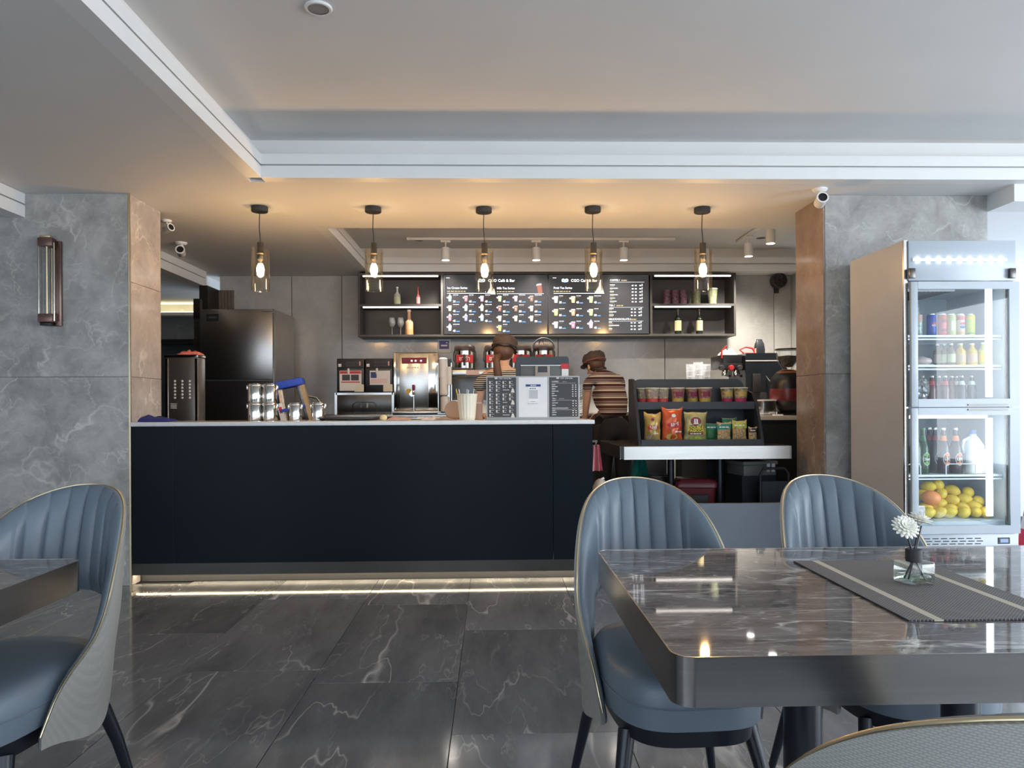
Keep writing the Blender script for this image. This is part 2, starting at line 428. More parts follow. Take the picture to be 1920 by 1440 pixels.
# floor with single marble slabs
fl = struct(bx('floor', -6, 7.2, -3.1, 10.2, ZF - .08, ZF - .010, 'grout'))
tile_me = {}
def tile(parent, x0, x1, y0, y1, mat='floor'):
    k = (round(x1 - x0, 3), round(y1 - y0, 3), mat)
    if k not in tile_me:
        bm = nb(); w, h = (x1 - x0) / 2 - .0012, (y1 - y0) / 2 - .0012
        box(bm, -w, w, -h, h, -0.010, 0.0, 0.0012, 1)
        o = obj('tile', bm, mat); tile_me[k] = o.data
    else:
        o = bpy.data.objects.new('tile', tile_me[k]); COL.objects.link(o)
    o.location = ((x0 + x1) / 2, (y0 + y1) / 2, ZF); o.parent = parent
TW, TL = 0.65, 1.30
for i in range(-6, 8):
    x0 = -0.16 + i * TW
    off = {0: 4.09, 1: 3.50, 2: 3.95}[i % 3] if i != -1 else 3.33
    y = off - 5 * TL
    while y < 8.0:
        ya, yb = max(y, -0.6), y + TL
        if x0 < 3.3: yb = min(yb, 5.32)
        if yb - ya > 0.15: tile(fl, x0, x0 + TW, ya, yb)
        y += TL
fr_ = struct(bx('floor_raised', -4.2, XCR2 - .1, 5.36, YB, ZF - .01, 0.15, 'darkgrey'))

# ceilings
ce = struct(bx('ceiling', -6, 7.2, -3.1, 10.2, ZU, ZU + .08, 'paint'))
bx('soffit_panel', -6, 7.2, 4.937, 6.2, ZL, ZU, 'paint', ce)
bx('soffit_panel', -6, -1.575, -3.1, 4.937, ZL, ZU, 'paint', ce)
bx('soffit_panel', -6, -1.45, 6.2, 10.2, ZL, ZU, 'paint', ce)
bx('soffit_panel', -1.45, 7.2, 8.30, 10.2, ZL, ZU, 'paint', ce)
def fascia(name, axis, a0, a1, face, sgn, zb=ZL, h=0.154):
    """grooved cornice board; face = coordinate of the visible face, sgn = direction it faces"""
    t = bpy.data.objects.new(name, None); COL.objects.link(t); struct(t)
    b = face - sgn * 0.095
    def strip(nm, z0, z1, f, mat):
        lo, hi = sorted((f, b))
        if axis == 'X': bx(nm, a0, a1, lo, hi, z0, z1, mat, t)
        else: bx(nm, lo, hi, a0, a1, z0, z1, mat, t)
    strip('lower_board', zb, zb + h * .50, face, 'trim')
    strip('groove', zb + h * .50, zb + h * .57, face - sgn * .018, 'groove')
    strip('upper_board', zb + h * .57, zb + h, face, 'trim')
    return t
fascia('trim_1', 'X', -1.48, 7.2, 4.842, -1)
fascia('trim_2', 'Y', -3.1, 4.842, -1.48, 1)
fascia('trim_3', 'Y', 6.2, 8.30, -1.355, 1, ZL, 0.16)
fascia('trim_4', 'X', -1.45, 3.5, 8.205, -1, ZL, 0.16)
bl = struct(bx('ceiling_beam', -6, -3.30, -3.1, YC, 2.46, ZL, 'paint'))
fascia('trim_5', 'Y', -3.1, YC, -3.20, 1, 2.46, 0.164)
bl2 = struct(bx('ceiling_beam', -6, -3.20, 5.69, 10.2, 2.46, ZL, 'paint'))
fascia('trim_6', 'Y', 5.69, 8.2, -3.10, 1, 2.46, 0.164)
struct(bx('ceiling_beam', XCR2, XCR2 + .35, 4.937, YC, 2.51, ZL, 'trim'))
struct(bx('ceiling_beam', XCR2, 7.2, YC, 8.0, 2.58, ZL, 'whitewall'))

# left marble wall, which is also the left column of the opening
wl = struct(bx('wall_left', -6, XCL - .012, YC + .012, 5.69, ZF - .01, ZL, 'grout'))
def slab(parent, x0, x1, y0, y1, z0, z1, mat, name='marble_panel', g=.0015):
    bm = nb()
    cx, cy, cz = (x0 + x1) / 2, (y0 + y1) / 2, (z0 + z1) / 2
    fx, fy, fz = (x1 - x0) / 2, (y1 - y0) / 2, (z1 - z0) / 2
    if fx < .03: fy -= g; fz -= g
    else: fx -= g; fz -= g
    box(bm, -fx, fx, -fy, fy, -fz, fz)
    return obj(name, bm, mat, parent, loc=(cx, cy, cz))
for x0, x1 in ((-3.71, XCL - .012), (-4.93, -3.71), (-6, -4.93)):
    slab(wl, x0, x1, YC, YC + .012, ZF, 1.365, 'wallmarble')
    slab(wl, x0, x1, YC, YC + .012, 1.365, ZL, 'wallmarble')
for z0, z1 in ((ZF, 1.365), (1.365, 2.02), (2.02, ZL)):
    slab(wl, XCL - .012, XCL, YC + .012, 5.69, z0, z1, 'columnmarble')
bx('corner_strip', XCL - .012, XCL + .001, YC - .001, YC + .012, ZF, ZL, 'brass', wl)
# right column
wr = struct(bx('wall_right', XCR + .012, XCR2 - .012, YC + .012, 5.69, ZF - .01, ZL, 'grout'))
for z0, z1 in ((ZF, 1.365), (1.365, ZL)):
    slab(wr, XCR + .012, XCR2, YC, YC + .012, z0, z1, 'wallmarble')
    slab(wr, XCR, XCR + .012, YC, 5.69, z0, z1, 'columnbrown')
    slab(wr, XCR2 - .012, XCR2, YC + .012, 5.69, z0, z1, 'wallmarble')
# service room: right side wall and back wall of large marble panels
struct(bx('wall_service_right', XCR2 - .1, XCR2, 5.69, 8.6, ZF - .01, ZL, 'backmarble'))
wb = struct(bx('wall_back', -3.05, XCR2, YB + .012, YB + .15, ZF - .01, ZL, 'grout'))
seams = [-3.05, XA(548, YB), XA(642, YB), XA(1047, YB), XA(1247, YB), XA(1452, YB), XCR2 - .1]
for a, b in zip(seams, seams[1:]):
    slab(wb, a, b, YB, YB + .012, 0.15, ZL, 'backmarble', g=.004)
for k in range(5):
    bx('slat', -3.05 + k * .035, -3.05 + k * .035 + .022, YB - .02, YB, 2.12, 2.46, flat('slatbrown', (.15, .115, .09)), wb)
struct(bx('wall_back_end', -3.14, -3.05, 8.1, YB + .15, 0.15, 2.46, 'darksteel'))
# passage seen at far left: marble header with a cove light over a dark window
wp = struct(bx('wall_passage', -6, -3.14, 9.6, 9.75, 2.02, 2.46, 'backmarble'))
bx('cove_lip', -6, -3.14, 9.42, 9.6, 2.30, 2.34, 'trim', wp)
bx('light_strip', -6, -3.2, 9.45, 9.58, 2.342, 2.352, 'ledcove', wp)
struct(bx('wall_passage_lower', -6, -3.14, 9.62, 9.75, 0, 1.0, 'darkgrey'))
wn = struct(bx('window_1', -6, -3.14, 9.66, 9.68, 1.0, 2.02, 'black'))
for x in (-5.2, -4.3, -3.42, -3.17):
    bx('window_frame', x - .025, x + .025, 9.60, 9.66, 1.0, 2.02, 'darksteel', wn)
bx('window_frame', -6, -3.14, 9.60, 9.66, 1.96, 2.02, 'darksteel', wn)
bx('window_frame', -6, -3.14, 9.60, 9.66, 1.0, 1.05, 'darksteel', wn)
bx('pane', -4.28, -3.45, 9.652, 9.658, 1.05, 1.96, pbr('window_dim_glass', (0.10, 0.13, 0.125), 0.08), wn)
# bright passage on the far right
struct(bx('wall_far_right', XCR2, 7.2, 8.0, 8.1, ZF - .01, ZL, 'whitewall'))
struct(bx('wall_side_right_sill', 7.15, 7.25, -3.1, 8.1, ZF - .01, 0.25, 'whitewall'))
struct(bx('wall_side_right_header', 7.15, 7.25, -3.1, 8.1, 2.65, 2.95, 'whitewall'))
struct(bx('wall_side_left', -6.1, -6, -3.1, 10.2, ZF - .01, 2.95, 'backmarble'))
w2 = struct(bx('wall_rear', -6, 7.2, -3.25, -3.15, ZF - .01, 0.25, 'whitewall'))
bx('header', -6, 7.2, -3.25, -3.15, 2.65, 2.95, 'whitewall', w2)
bx('side_pier', -6, -5.8, -3.25, -3.15, 0.25, 2.65, 'backmarble', w2)
bx('side_pier', 4.2, 7.2, -3.25, -3.15, 0.25, 2.65, 'whitewall', w2)
for x in (-3.9, -1.9, 0.1, 2.1):
    bx('mullion', x - .04, x + .04, -3.25, -3.15, 0.25, 2.65, 'darkgrey', w2)

# low panel closing the gap between the counter and the right column
struct(bx('trim_low_partition', 0.70, XCR, 5.20, 5.235, ZF, 0.457, 'lowpanel'))

# ------------------------------------------------------------------ bar counter
bc = thing('bar_counter', 'long black bar counter with a recessed plinth below a pale worktop', 'counter', (-0.9, YC, ZF))
bc_ = bc.location
def inbc(o):
    o.location -= bc_; o.parent = bc; return o
CXL, CXR = XCL + .004, 0.70
s1, s2 = XA(326, YC, 900), XA(1037, YC, 900)
for a, b in ((CXL, s1), (s1, s2), (s2, CXR)):
    bm = nb(); box(bm, a + .0015, b - .0015, YC, YC + .02, .075, 1.02, .001, 1); inbc(obj('front_panel', bm, 'counterfront'))
bm = nb(); box(bm, CXR - .02, CXR, YC + .02, 5.76, .075, 1.02); inbc(obj('end_panel', bm, 'counterfront'))
bm = nb(); box(bm, CXL + .01, CXR - .02, YC + .02, 5.76, .12, 1.02); inbc(obj('carcass', bm, 'blackmat'))
bm = nb(); box(bm, CXL, CXR, YC + .012, YC + .03, -.007, .073); inbc(obj('plinth', bm, 'plinth'))
bm = nb(); box(bm, CXL + .01, CXR - .02, YC + .12, 5.70, ZF, .12); inbc(obj('base', bm, 'blackmat'))
bm = nb(); box(bm, CXL + .01, CXR - .03, YC + .032, YC + .044, -.006, .002); inbc(obj('light_strip', bm, 'ledwarm'))
ct = bx('worktop', CXL + .001, CXR + .012, YC - .025, 5.82, 1.021, 1.05, 'quartz', bev=.004)
tag(ct, 'pale stone worktop along the top of the black bar counter', 'worktop')
# ------------------------------------------------------------------ chairs
def interp(t, tab):
    n = len(tab)
    for i in range(n - 1):
        (a, va), (b, vb) = tab[i], tab[i + 1]
        if t <= b:
            h = b - a; s = (vb - va) / h
            s0 = (va - tab[i - 1][1]) / (a - tab[i - 1][0]) if i > 0 else 0
            s1 = (tab[i + 2][1] - vb) / (tab[i + 2][0] - b) if i < n - 2 else s
            m0 = (s0 + s) / 2 if i > 0 and s0 * s > 0 else 0
            m1 = (s1 + s) / 2 if s1 * s > 0 else 0
            k = (t - a) / h
            return va * (2 * k ** 3 - 3 * k * k + 1) + m0 * h * (k ** 3 - 2 * k * k + k) + vb * (3 * k * k - 2 * k ** 3) + m1 * h * (k ** 3 - k * k)
    return tab[-1][1]
TOP = [(0, .898), (15, .893), (30, .875), (45, .838), (57, .785), (66, .725), (75, .650), (83, .580), (91, .525), (101, .485), (112, .450), (122, .400), (131, .320)]
BOT = [(0, .575), (25, .565), (42, .535), (54, .480), (62, .360), (68, .300), (131, .290)]
def cpt(phi, z, off=0.0):
    a = abs(phi); s = .92 + .08 * min(1, max(0, (z - .29) / .28))
    ca, sa = math.cos(R(phi)), math.sin(R(phi))
    if a > 90:                                   # arms run forward beside the seat
        sa = math.copysign(1 - .06 * ((a - 90) / 41) ** 2, phi); ca = -R(a - 90) * 1.08
    lean = .10 * max(0, z - .44) / .44 * max(0, ca)
    wx = .246 - .006 * max(0, z - .6) / .3
    return Vector(((wx + off) * s * sa, (.270 + off) * s * ca + lean + .0, z))
def make_chair(label):
    t = thing('dining_chair', label, 'chair', group='blue grey leather dining chairs')
    PH = [-131 + 262 * i / 96 for i in range(97)]
    NV = 9
    def sheet(bm, off_fn, flip):
        G = []
        for ph in PH:
            zt, zb = interp(abs(ph), TOP), interp(abs(ph), BOT)
            zb = min(zb, zt - .02)
            G.append([bm.verts.new(cpt(ph, zb + (zt - zb) * j / NV, off_fn(ph, j / NV))) for j in range(NV + 1)])
        for a, b in zip(G, G[1:]):
            for j in range(NV):
                f = (a[j], b[j], b[j + 1], a[j + 1]); bm.faces.new(f if not flip else tuple(reversed(f)))
        return G
    # outer shell
    bm = nb(); A = sheet(bm, lambda p, v: .012, False); B_ = sheet(bm, lambda p, v: -.004, True)
    def close(A, B_):
        for k in range(len(A) - 1):
            bm.faces.new((A[k][0], B_[k][0], B_[k + 1][0], A[k + 1][0])); bm.faces.new((A[k][-1], A[k + 1][-1], B_[k + 1][-1], B_[k][-1]))
        for k in (0, -1):
            for j in range(NV): bm.faces.new((A[k][j], A[k][j + 1], B_[k][j + 1], B_[k][j]))
    close(A, B_)
    obj('back_shell', bm, 'fabric', t, True, 50)
    # padded inner face with upright channels
    def pad(ph, v):
        e = min(1, min(v, 1 - v) * 5 + .25)
        if abs(ph) > 100: e *= max(.3, 1 - (abs(ph) - 100) / 45)
        ch = 0
        if abs(ph) < 46:
            ch = .012 * abs(math.cos(PI * (ph / 13.14 + .5))) ** .38
        return -.004 - (.022 + (ch if abs(ph) < 46 else .009 * max(0, 1 - (abs(ph) - 46) / 50))) * e
    PHsave = PH
    PH = [-131 + 262 * i / 220 for i in range(221)]
    bm = nb(); A = sheet(bm, lambda p, v: -.0035, False); B_ = sheet(bm, pad, True); close(A, B_)
    obj('back_cushion', bm, 'leather', t, True, 65)
    PH = PHsave
    tb('piping', [cpt(p, interp(abs(p), TOP) + .001, .004) for p in PH], .0030, 'brass', t, 6)
    # seat cushion
    def seat_outline(g=0.0):
        out = []
        for k in range(48):
            a = 2 * PI * k / 48; c, s = math.cos(a), math.sin(a)
            e = .55 if s < 0 else .8
            out.append(((.203 + g + (.008 if s < 0 else 0) * -s) * math.copysign(abs(c) ** e, c), ((.340 if s < 0 else .235) + g) * math.copysign(abs(s) ** (.6 if s < 0 else .9), s) - .03))
        return out
    def loft(bm, levels):
        rings = [[bm.verts.new((x, y, z)) for x, y in seat_outline(g)] for z, g in levels]
        for a, b in zip(rings, rings[1:]):
            for k in range(48):
                j = (k + 1) % 48; bm.faces.new((a[k], a[j], b[j], b[k]))
        bm.faces.new(list(reversed(rings[0]))); bm.faces.new(rings[-1])
    bm = nb(); loft(bm, [(.335, -.012), (.338, 0), (.395, .004), (.440, .0), (.456, -.012), (.464, -.035), (.468, -.09)])
    s = obj('seat', bm, 'leather', t, True, 70)
    tb('seam', [(x, y, .396) for x, y in seat_outline(.005)], .0022, 'leather', s, 5, True)
    bm = nb(); loft(bm, [(.288, -.03), (.29, -.02), (.334, -.016)]); obj('seat_frame', bm, 'leg', t, True, 40)
    for sx in (-1, 1):
        for sy in (-1, 1):
            bm = nb()
            tube(bm, [(sx * .165, sy * .19 - .06, .30), (sx * .195, sy * .24 - .06, .15), (sx * .235, sy * .29 - .06, ZF)], [.023, .018, .012], 10)
            obj('leg', bm, 'leg', t, True, 50)
    return t
ch1 = make_chair('blue-grey channelled leather chair at the left place behind the table with the placemat')
ch1.location = (0.50, 2.21, 0); ch1.rotation_euler = (0, 0, R(3))
dup(ch1, (1.165, 2.25, 0), R(2), 'blue-grey channelled leather chair at the right place behind the table, beside the fridge')
dup(ch1, (-1.345, 2.12, 0), R(-4), 'blue-grey leather chair at the left edge beside the cut-off table, pale grey outer shell showing')
dup(ch1, (0.53, 0.957, 0), R(180), 'dining chair nearest the viewer, only its grey fabric back rim showing at bottom right')

# ------------------------------------------------------------------ tables
def table(label, x0, x1, y0, y1, zt, legs, rad=.035):
    c = ((x0 + x1) / 2, (y0 + y1) / 2, 0); c0 = ZF
    t = thing('dining_table', label, 'table', c)
    hx, hy = (x1 - x0) / 2, (y1 - y0) / 2
    bm = nb(); prism(bm, rrect(-hx + .003, hx - .003, -hy + .003, hy - .003, rad), zt - .02, zt, 'Z')
    obj('marble_top', bm, 'tablemarble', t)
    bm = nb()
    o_ = rrect(-hx, hx, -hy, hy, rad + .003); i_ = rrect(-hx + .0028, hx - .0028, -hy + .0028, hy - .0028, rad)
    n = len(o_)
    V = [[bm.verts.new((p[0], p[1], z)) for p in ring] for ring, z in ((o_, zt - .0835), (o_, zt + .0005), (i_, zt + .0005), (i_, zt - .0835))]
    for q in range(4):
        a, b = V[q], V[(q + 1) % 4]
        for k in range(n):
            j = (k + 1) % n; bm.faces.new((a[k], a[j], b[j], b[k]))
    obj('edge_band', bm, 'steelb', t, True, 30)
    bm = nb(); prism(bm, rrect(-hx + .01, hx - .01, -hy + .01, hy - .01, rad), zt - .08, zt - .03, 'Z'); obj('underside', bm, 'blackmat', t)
    for lx, ly in legs:
        bm = nb(); lathe(bm, [(.043, c0 + .012), (.043, zt - .08)], (lx - c[0], ly - c[1], 0), 28); obj('pillar', bm, 'leg', t, True)
        bm = nb(); prism(bm, rrect(lx - c[0] - .16, lx - c[0] + .16, ly - c[1] - .24, ly - c[1] + .24, .03), c0, c0 + .012, 'Z'); obj('base_plate', bm, 'leg', t)
    return t
TZ = 0.73
tr_ = table('dark marble dining table with steel edge band, holding the placemat and reed diffuser', 0.30, 1.66, 1.232, 2.165, TZ, [(0.71, 1.70), (1.13, 1.78)])
tl_ = table('dark marble dining table with steel edge, cut off at the left of the photo', -2.5, -1.14, 1.18, 2.115, TZ, [(-1.62, 1.65), (-2.1, 1.65)])
for o in tl_.children: pass

# placemat
pm = thing('placemat', 'dark woven placemat with two cream stripes lying on the right marble table', 'placemat', (0.965, 1.69, TZ + .001))
def strip_mat(name, x0, x1, mat, z1=.003):
    bm = nb(); box(bm, x0, x1, -.275, .275, 0, z1); return obj(name, bm, mat, pm)
M['matweave'] = weave('placemat_weave', (0.022, 0.020, 0.024), (0.30, 0.28, 0.27), 105, 0.7, 'XY', 0.3, .065)
flat('matcream', (0.50, 0.45, 0.36), .7)
e = .165
for a, b, mt in ((-e, -e + .048, 'matweave'), (-e + .048, -e + .066, 'matcream'), (-e + .066, e - .066, 'matweave'), (e - .066, e - .048, 'matcream'), (e - .048, e, 'matweave')):
    strip_mat('woven_band' if mt == 'matweave' else 'cream_stripe', a, b, mt)
strip_mat('hem', -e - .002, -e, 'ink'); strip_mat('hem', e, e + .002, 'ink')

# reed diffuser
rd = thing('reed_diffuser', 'square glass reed diffuser with black collar and two white fabric flowers on the placemat', 'diffuser', (0.978, 1.712, TZ + .0042), R(14))
bm = nb(); box(bm, -.032, .032, -.032, .032, 0, .052, .006, 3)
obj('bottle', bm, thin_glass('bottle_glass', (0.93, 0.96, 0.95), 2.0, 0.03, cap=.45), rd, True)
bm = nb(); box(bm, -.026, .026, -.026, .026, .006, .020, .003, 2); obj('oil', bm, thin_glass('scented_oil', (0.80, 0.86, 0.80), 1.0), rd, True)
lt('collar', [(.0175, .050), (.018, .054), (.018, .078), (.016, .0785)], 'blackmat', rd, n=28)
heads = ((-.028, -.004, .126), (.021, .006, .137))
for k, (hx, hy, hz) in enumerate(heads):
    tb('reed', [(-hx * .9, -.004, .009), (0, 0, .06), (hx, hy, hz)], .0022, 'black', rd, 6)
tb('reed', [(-.018, .01, .009), (.002, 0, .06), (.034, .012, .128)], .0022, 'black', rd, 6)
tb('reed', [(.020, -.012, .009), (.0, 0, .06), (.004, .0, .085)], .0022, 'black', rd, 6)
flat('petal', (0.82, 0.80, 0.72), .8)
for k, (hx, hy, hz) in enumerate(heads):
    bm = nb()
    tilt = Matrix.Rotation(R(48 if k == 0 else 4), 3, 'X') @ Matrix.Rotation(R(-10 if k == 0 else 16), 3, 'Y')
    for ring, (cnt, ln, el) in enumerate(((16, .031, 2), (15, .029, 18), (13, .026, 34), (11, .021, 50), (7, .015, 70))):
        for q in range(cnt):
            a = 2 * PI * (q + ring * .4) / cnt
            rot = tilt @ Matrix.Rotation(a, 3, 'Z') @ Matrix.Rotation(R(-el), 3, 'Y')
            c = rot @ Vector((ln * .55, 0, 0)) + Vector((hx, hy, hz + .004))
            ball(bm, c, ln * .5, .0052, .0018, 8, 6, rot)
    ball(bm, (hx, hy, hz + .003), .008, u=10, v=6)
    obj('flower', bm, 'petal', rd, True, 80)
# ------------------------------------------------------------------ pendant lamps
PX_ = [-1.705, -0.875, -0.057, 0.754, 1.577]
plabels = ['leftmost of the five pendant lamps, clear glass cylinder with glowing bulb', 'second pendant lamp from the left, clear glass cylinder in front of the left shelf',
           'middle one of the five pendant lamps, clear glass cylinder with glowing bulb', 'fourth pendant lamp from the left, clear glass cylinder before the right menu screen',
           'rightmost of the five pendant lamps, clear glass cylinder with glowing bulb']
def make_pendant():
    t = thing('pendant_lamp', plabels[0], 'lamp', (PX_[0], 5.54, ZL), group='pendant lamps over the bar')
    lt('canopy', [(.0, -.002), (.058, -.002), (.060, -.006), (.060, -.036), (.056, -.040), (0, -.040)], 'blackmat', t, n=32, cap=False)
    tb('cord', [(0, 0, -.04), (-.002, 0, -.10), (-.003, 0, -.16), (.002, 0, -.22), (.004, 0, -.265)], .0035, 'black', t, 6)
    s = lt('socket', [(.022, -.265), (.023, -.268), (.023, -.34), (.024, -.342), (.024, -.390), (.020, -.395), (.015, -.408), (.015, -.42)], 'darksteel', t, (.004, 0, 0), 20)
    lt('ring', [(.0245, -.344), (.026, -.346), (.026, -.352), (.0245, -.354)], 'brass', s, (.004, 0, 0), 20, cap=False)
    b = lt('bulb', [(.0, -.500), (.010, -.498), (.021, -.490), (.026, -.476), (.027, -.462), (.024, -.444), (.017, -.428), (.0135, -.418), (0, -.418)], 'bulb', t, (.004, 0, 0), 18, cap=False)
    # open glass cylinder with a wall thickness, slightly slanted upper rim and a closed foot
    bm = nb(); n = 36; ro, ri = .066, .0635
    def rim(a): return -.315 + .010 * math.cos(a + 2.4)
    rows = []
    for r_, zf in ((.0, lambda a: -.612), (ri, lambda a: -.612), (ri, rim), (ro, rim), (ro, lambda a: -.618), (.0, lambda a: -.618)):
        rows.append([bm.verts.new((.004 + r_ * math.cos(2 * PI * k / n), r_ * math.sin(2 * PI * k / n), zf(2 * PI * k / n))) for k in range(n)])
    for a, c in zip(rows[1:], rows[2:5]):
        for k in range(n):
            j = (k + 1) % n; bm.faces.new((a[k], a[j], c[j], c[k]))
    for rr_ in (rows[0], rows[5]):
        for v in rr_: bm.verts.remove(v)
    g = obj('glass_shade', bm, 'smokeglass', t, True, 50)
    tb('rim', [(.004 + .065 * math.cos(2 * PI * k / 32), .065 * math.sin(2 * PI * k / 32), -.617) for k in range(32)], .0022, 'glass', g, 6, True)
    return t
pen = make_pendant()
pens = [pen]
for k in range(1, 5):
    pens.append(dup(pen, (PX_[k], 5.54 + .01 * (k % 3), ZL), None, plabels[k]))

# ------------------------------------------------------------------ wall sconce on the left marble
Ys = YC - .002
sx = XA(98, Ys, 530); sz0, sz1 = ZA(612, Ys, 98), ZA(445, Ys, 98)
sc_ = thing('wall_sconce', 'slim bronze and glass wall sconce on the left marble wall', 'lamp', (sx, Ys, sz0))
H = sz1 - sz0
bx('back_plate', .008, .072, -.022, 0, 0, H - .03, 'bronze', sc_, .003)
for z in (.02, H - .075):
    k_ = bx('knurled_cap', -.055, .040, -.075, -.022, z, z + .06, 'bronze', sc_, .006)
    for q in range(6): bx('rib', -.057, .042, -.077, -.020, z + .006 + q * .009, z + .010 + q * .009, 'bronze', k_)
bx('finial', -.045, .025, -.070, -.030, H - .014, H, 'brass', sc_, .004)
bx('finial', -.045, .025, -.070, -.030, 0.0, .02, 'black', sc_, .004)
bm = nb(); lathe(bm, [(.034, .075), (.034, H - .07)], (-.008, -.050, 0), 20, cap=False); obj('glass_tube', bm, 'glass', sc_, True)
lt('lamp_rod', [(.006, .075), (.006, H - .07)], 'brass', sc_, (-.008, -.050, 0), 10)
for x, y in ((-.062, -.05), (.048, -.062)):
    tb('side_rod', [(x, y, .03), (x, y, H - .05)], .006, 'chrome', sc_, 8)
bx('mirror_strip', -.008, .03, -.024, -.021, .08, H - .08, 'chrome', sc_)

# ------------------------------------------------------------------ security cameras
def seccam(label, px, py, z, Y, rz, tilt=-12, s=1.0):
    p = at(px, py, Y)
    t = thing('security_camera', label, 'camera', (p.x, Y, z), rz); t.scale = (s, s, s)
    lt('mount', [(.0, 0), (.050, 0), (.050, -.010), (.036, -.022), (0, -.022)], 'white', t, n=24, cap=False)
    tb('neck', [(0, 0, -.02), (.012, 0, -.04), (.004, -.01, -.058)], .011, 'white', t, 8)
    body = thing_part('housing', t)
    return t
def thing_part(name, t):
    bm = nb(); lathe(bm, [(.0, .045), (.026, .045), (.036, .030), (.036, -.045), (.040, -.055), (.040, -.060), (.030, -.060)], (0, 0, 0), 24, 'Y', cap=False)
    bm.transform(Matrix.Translation((0, -.012, -.090)) @ Matrix.Rotation(R(-14), 4, 'X'))
    o = obj(name, bm, 'white', t, True, 35)
    bm = nb(); lathe(bm, [(.0, -.052), (.030, -.052), (.031, -.060)], (0, 0, 0), 24, 'Y', cap=False)
    bm.transform(Matrix.Translation((0, -.012, -.090)) @ Matrix.Rotation(R(-14), 4, 'X'))
    obj('lens', bm, 'black', o, True, 35)
    return o
seccam('white security camera on the ceiling edge above the right column', 1537, 356, ZL, 5.06, R(-8))
seccam('white security camera on the beam at the left, behind the bar', 340, 470, ZL, 6.75, R(14))
seccam('small white security camera peeping out behind the left column', 312, 400, ZL, 5.95, R(60), s=.8)

# ceiling fittings
p = at(597, 14, 3.29)
cs = thing('ceiling_speaker', 'round white ceiling speaker in the raised ceiling', 'speaker', (p.x, 3.29, ZU))
lt('rim', [(.046, 0), (.058, 0), (.060, -.006), (.056, -.010), (.046, -.010)], 'trim', cs, n=36, cap=False)
lt('grille', [(0, -.008), (.046, -.008)], pbr('grille_grey', (0.22, 0.22, 0.23), .6, bump=.4, bscale=500), cs, n=36, cap=False)
for px, py, lb in ((785, 450, 'round grey downlight in the service ceiling left of the middle pendant'), (1427, 445, 'round dark downlight in the service ceiling beside the short light track')):
    p = at(px, py, 7.3)
    dl = thing('downlight', lb, 'light', (p.x, 1400 * (ZU - EYE) / (761 - py), ZU)); dl.location.x = at(px, py, dl.location.y).x
    lt('rim', [(.05, 0), (.062, 0), (.062, -.006), (.05, -.006)], 'white', dl, n=28, cap=False)
    lt('lens', [(0, -.003), (.05, -.003)], 'darkgrey', dl, n=28, cap=False)

# ------------------------------------------------------------------ light tracks with spot heads
def spot_head(label, x, y, z, tilt=0.0, group='white track spotlights'):
    t = thing('track_spotlight', label, 'spotlight', (x, y, z), group=group)
    bx('adapter', -.05, .05, -.016, .016, -.022, 0, 'white', t, .003)
    tb('stem', [(0, 0, -.022), (0, 0, -.085)], .008, 'white', t, 8)
    b = lt('barrel', [(0, -.075), (.040, -.075), (.044, -.080), (.044, -.205), (.040, -.207)], 'white', t, n=24, cap=False)
    lt('lens', [(0, -.196), (.039, -.200)], 'spotglow', b, n=24, cap=False)
    d = bpy.data.lights.new('spot_light', 'SPOT'); d.energy = 52; d.color = (1, .92, .80); d.spot_size = R(110); d.spot_blend = .9; d.shadow_soft_size = .04
    o = bpy.data.objects.new('spot_light', d); COL.objects.link(o); o.parent = t; o.location = (0, 0, -.215); o.rotation_euler = (tilt, 0, 0)
    return t
yt = 7.75
ztk = ZU - .004
tk = thing('light_track', 'white ceiling light track running along the back wall over the menu screens', 'track', (at(960, 472, yt).x, yt, ztk))
xa, xb = XA(770, yt) - tk.location.x, XA(1262, yt) - tk.location.x
bx('rail', xa, xb, -.018, .018, -.026, 0, 'white', tk, .002)
bx('end_cap', xa - .03, xa, -.02, .02, -.028, 0, 'white', tk); bx('end_cap', xb, xb + .03, -.02, .02, -.028, 0, 'white', tk)
for px, lb in ((837, 'left one of the three white spotlights above the menu screens'), (1007, 'middle one of the three white spotlights above the menu screens'), (1171, 'right one of the three white spotlights above the menu screens')):
    spot_head(lb, XA(px, yt), yt, ztk - .028, R(22))
A_, B2 = at(1390, 478, 7.6), at(1486, 428, 7.6)
# short track along the right side, running away from the room
xr = 2.62
tk2 = thing('light_track', 'short white light track running away from the room at the upper right', 'track', (xr, 6.9, ztk))
bx('rail', -.018, .018, -.62, .95, -.026, 0, 'white', tk2, .002)
bx('end_cap', -.02, .02, .95, .98, -.028, 0, 'white', tk2)
spot_head('nearer spotlight on the short right-hand light track', xr, 6.95, ztk - .028, R(25), 'spotlights on the short right track')
spot_head('farther spotlight on the short right-hand light track', xr, 7.55, ztk - .028, R(25), 'spotlights on the short right track')

# ------------------------------------------------------------------ wall shelf box and menu screens
YS = 8.10
sx0, sx1 = XA(672, YS), XA(1381, YS); zs0, zs1 = 1.905, 2.592
ws = thing('wall_shelf', 'long dark wall shelf box with lit shelves either side of the menu screens', 'shelf', ((sx0 + sx1) / 2, YB, zs0))
def inws(o): o.location -= ws.location; o.parent = ws; return o
s832, s1218 = XA(833, YS), XA(1219, YS)
inws(bx('top_board', sx0, sx1, YS, YB - .002, zs1 - .022, zs1, 'shelfdark'))
inws(bx('bottom_board', sx0, sx1, YS, YB - .002, zs0, zs0 + .022, 'shelfdark'))
for x in (sx0, s832 - .03, s1218 + .008, sx1 - .022):
    inws(bx('upright', x, x + .022, YS, YB - .002, zs0 + .022, zs1 - .022, 'shelfdark'))
inws(bx('back_board', sx0 + .022, sx1 - .022, YB - .02, YB - .002, zs0 + .022, zs1 - .022, 'shelfdark'))
zsh = 2.232
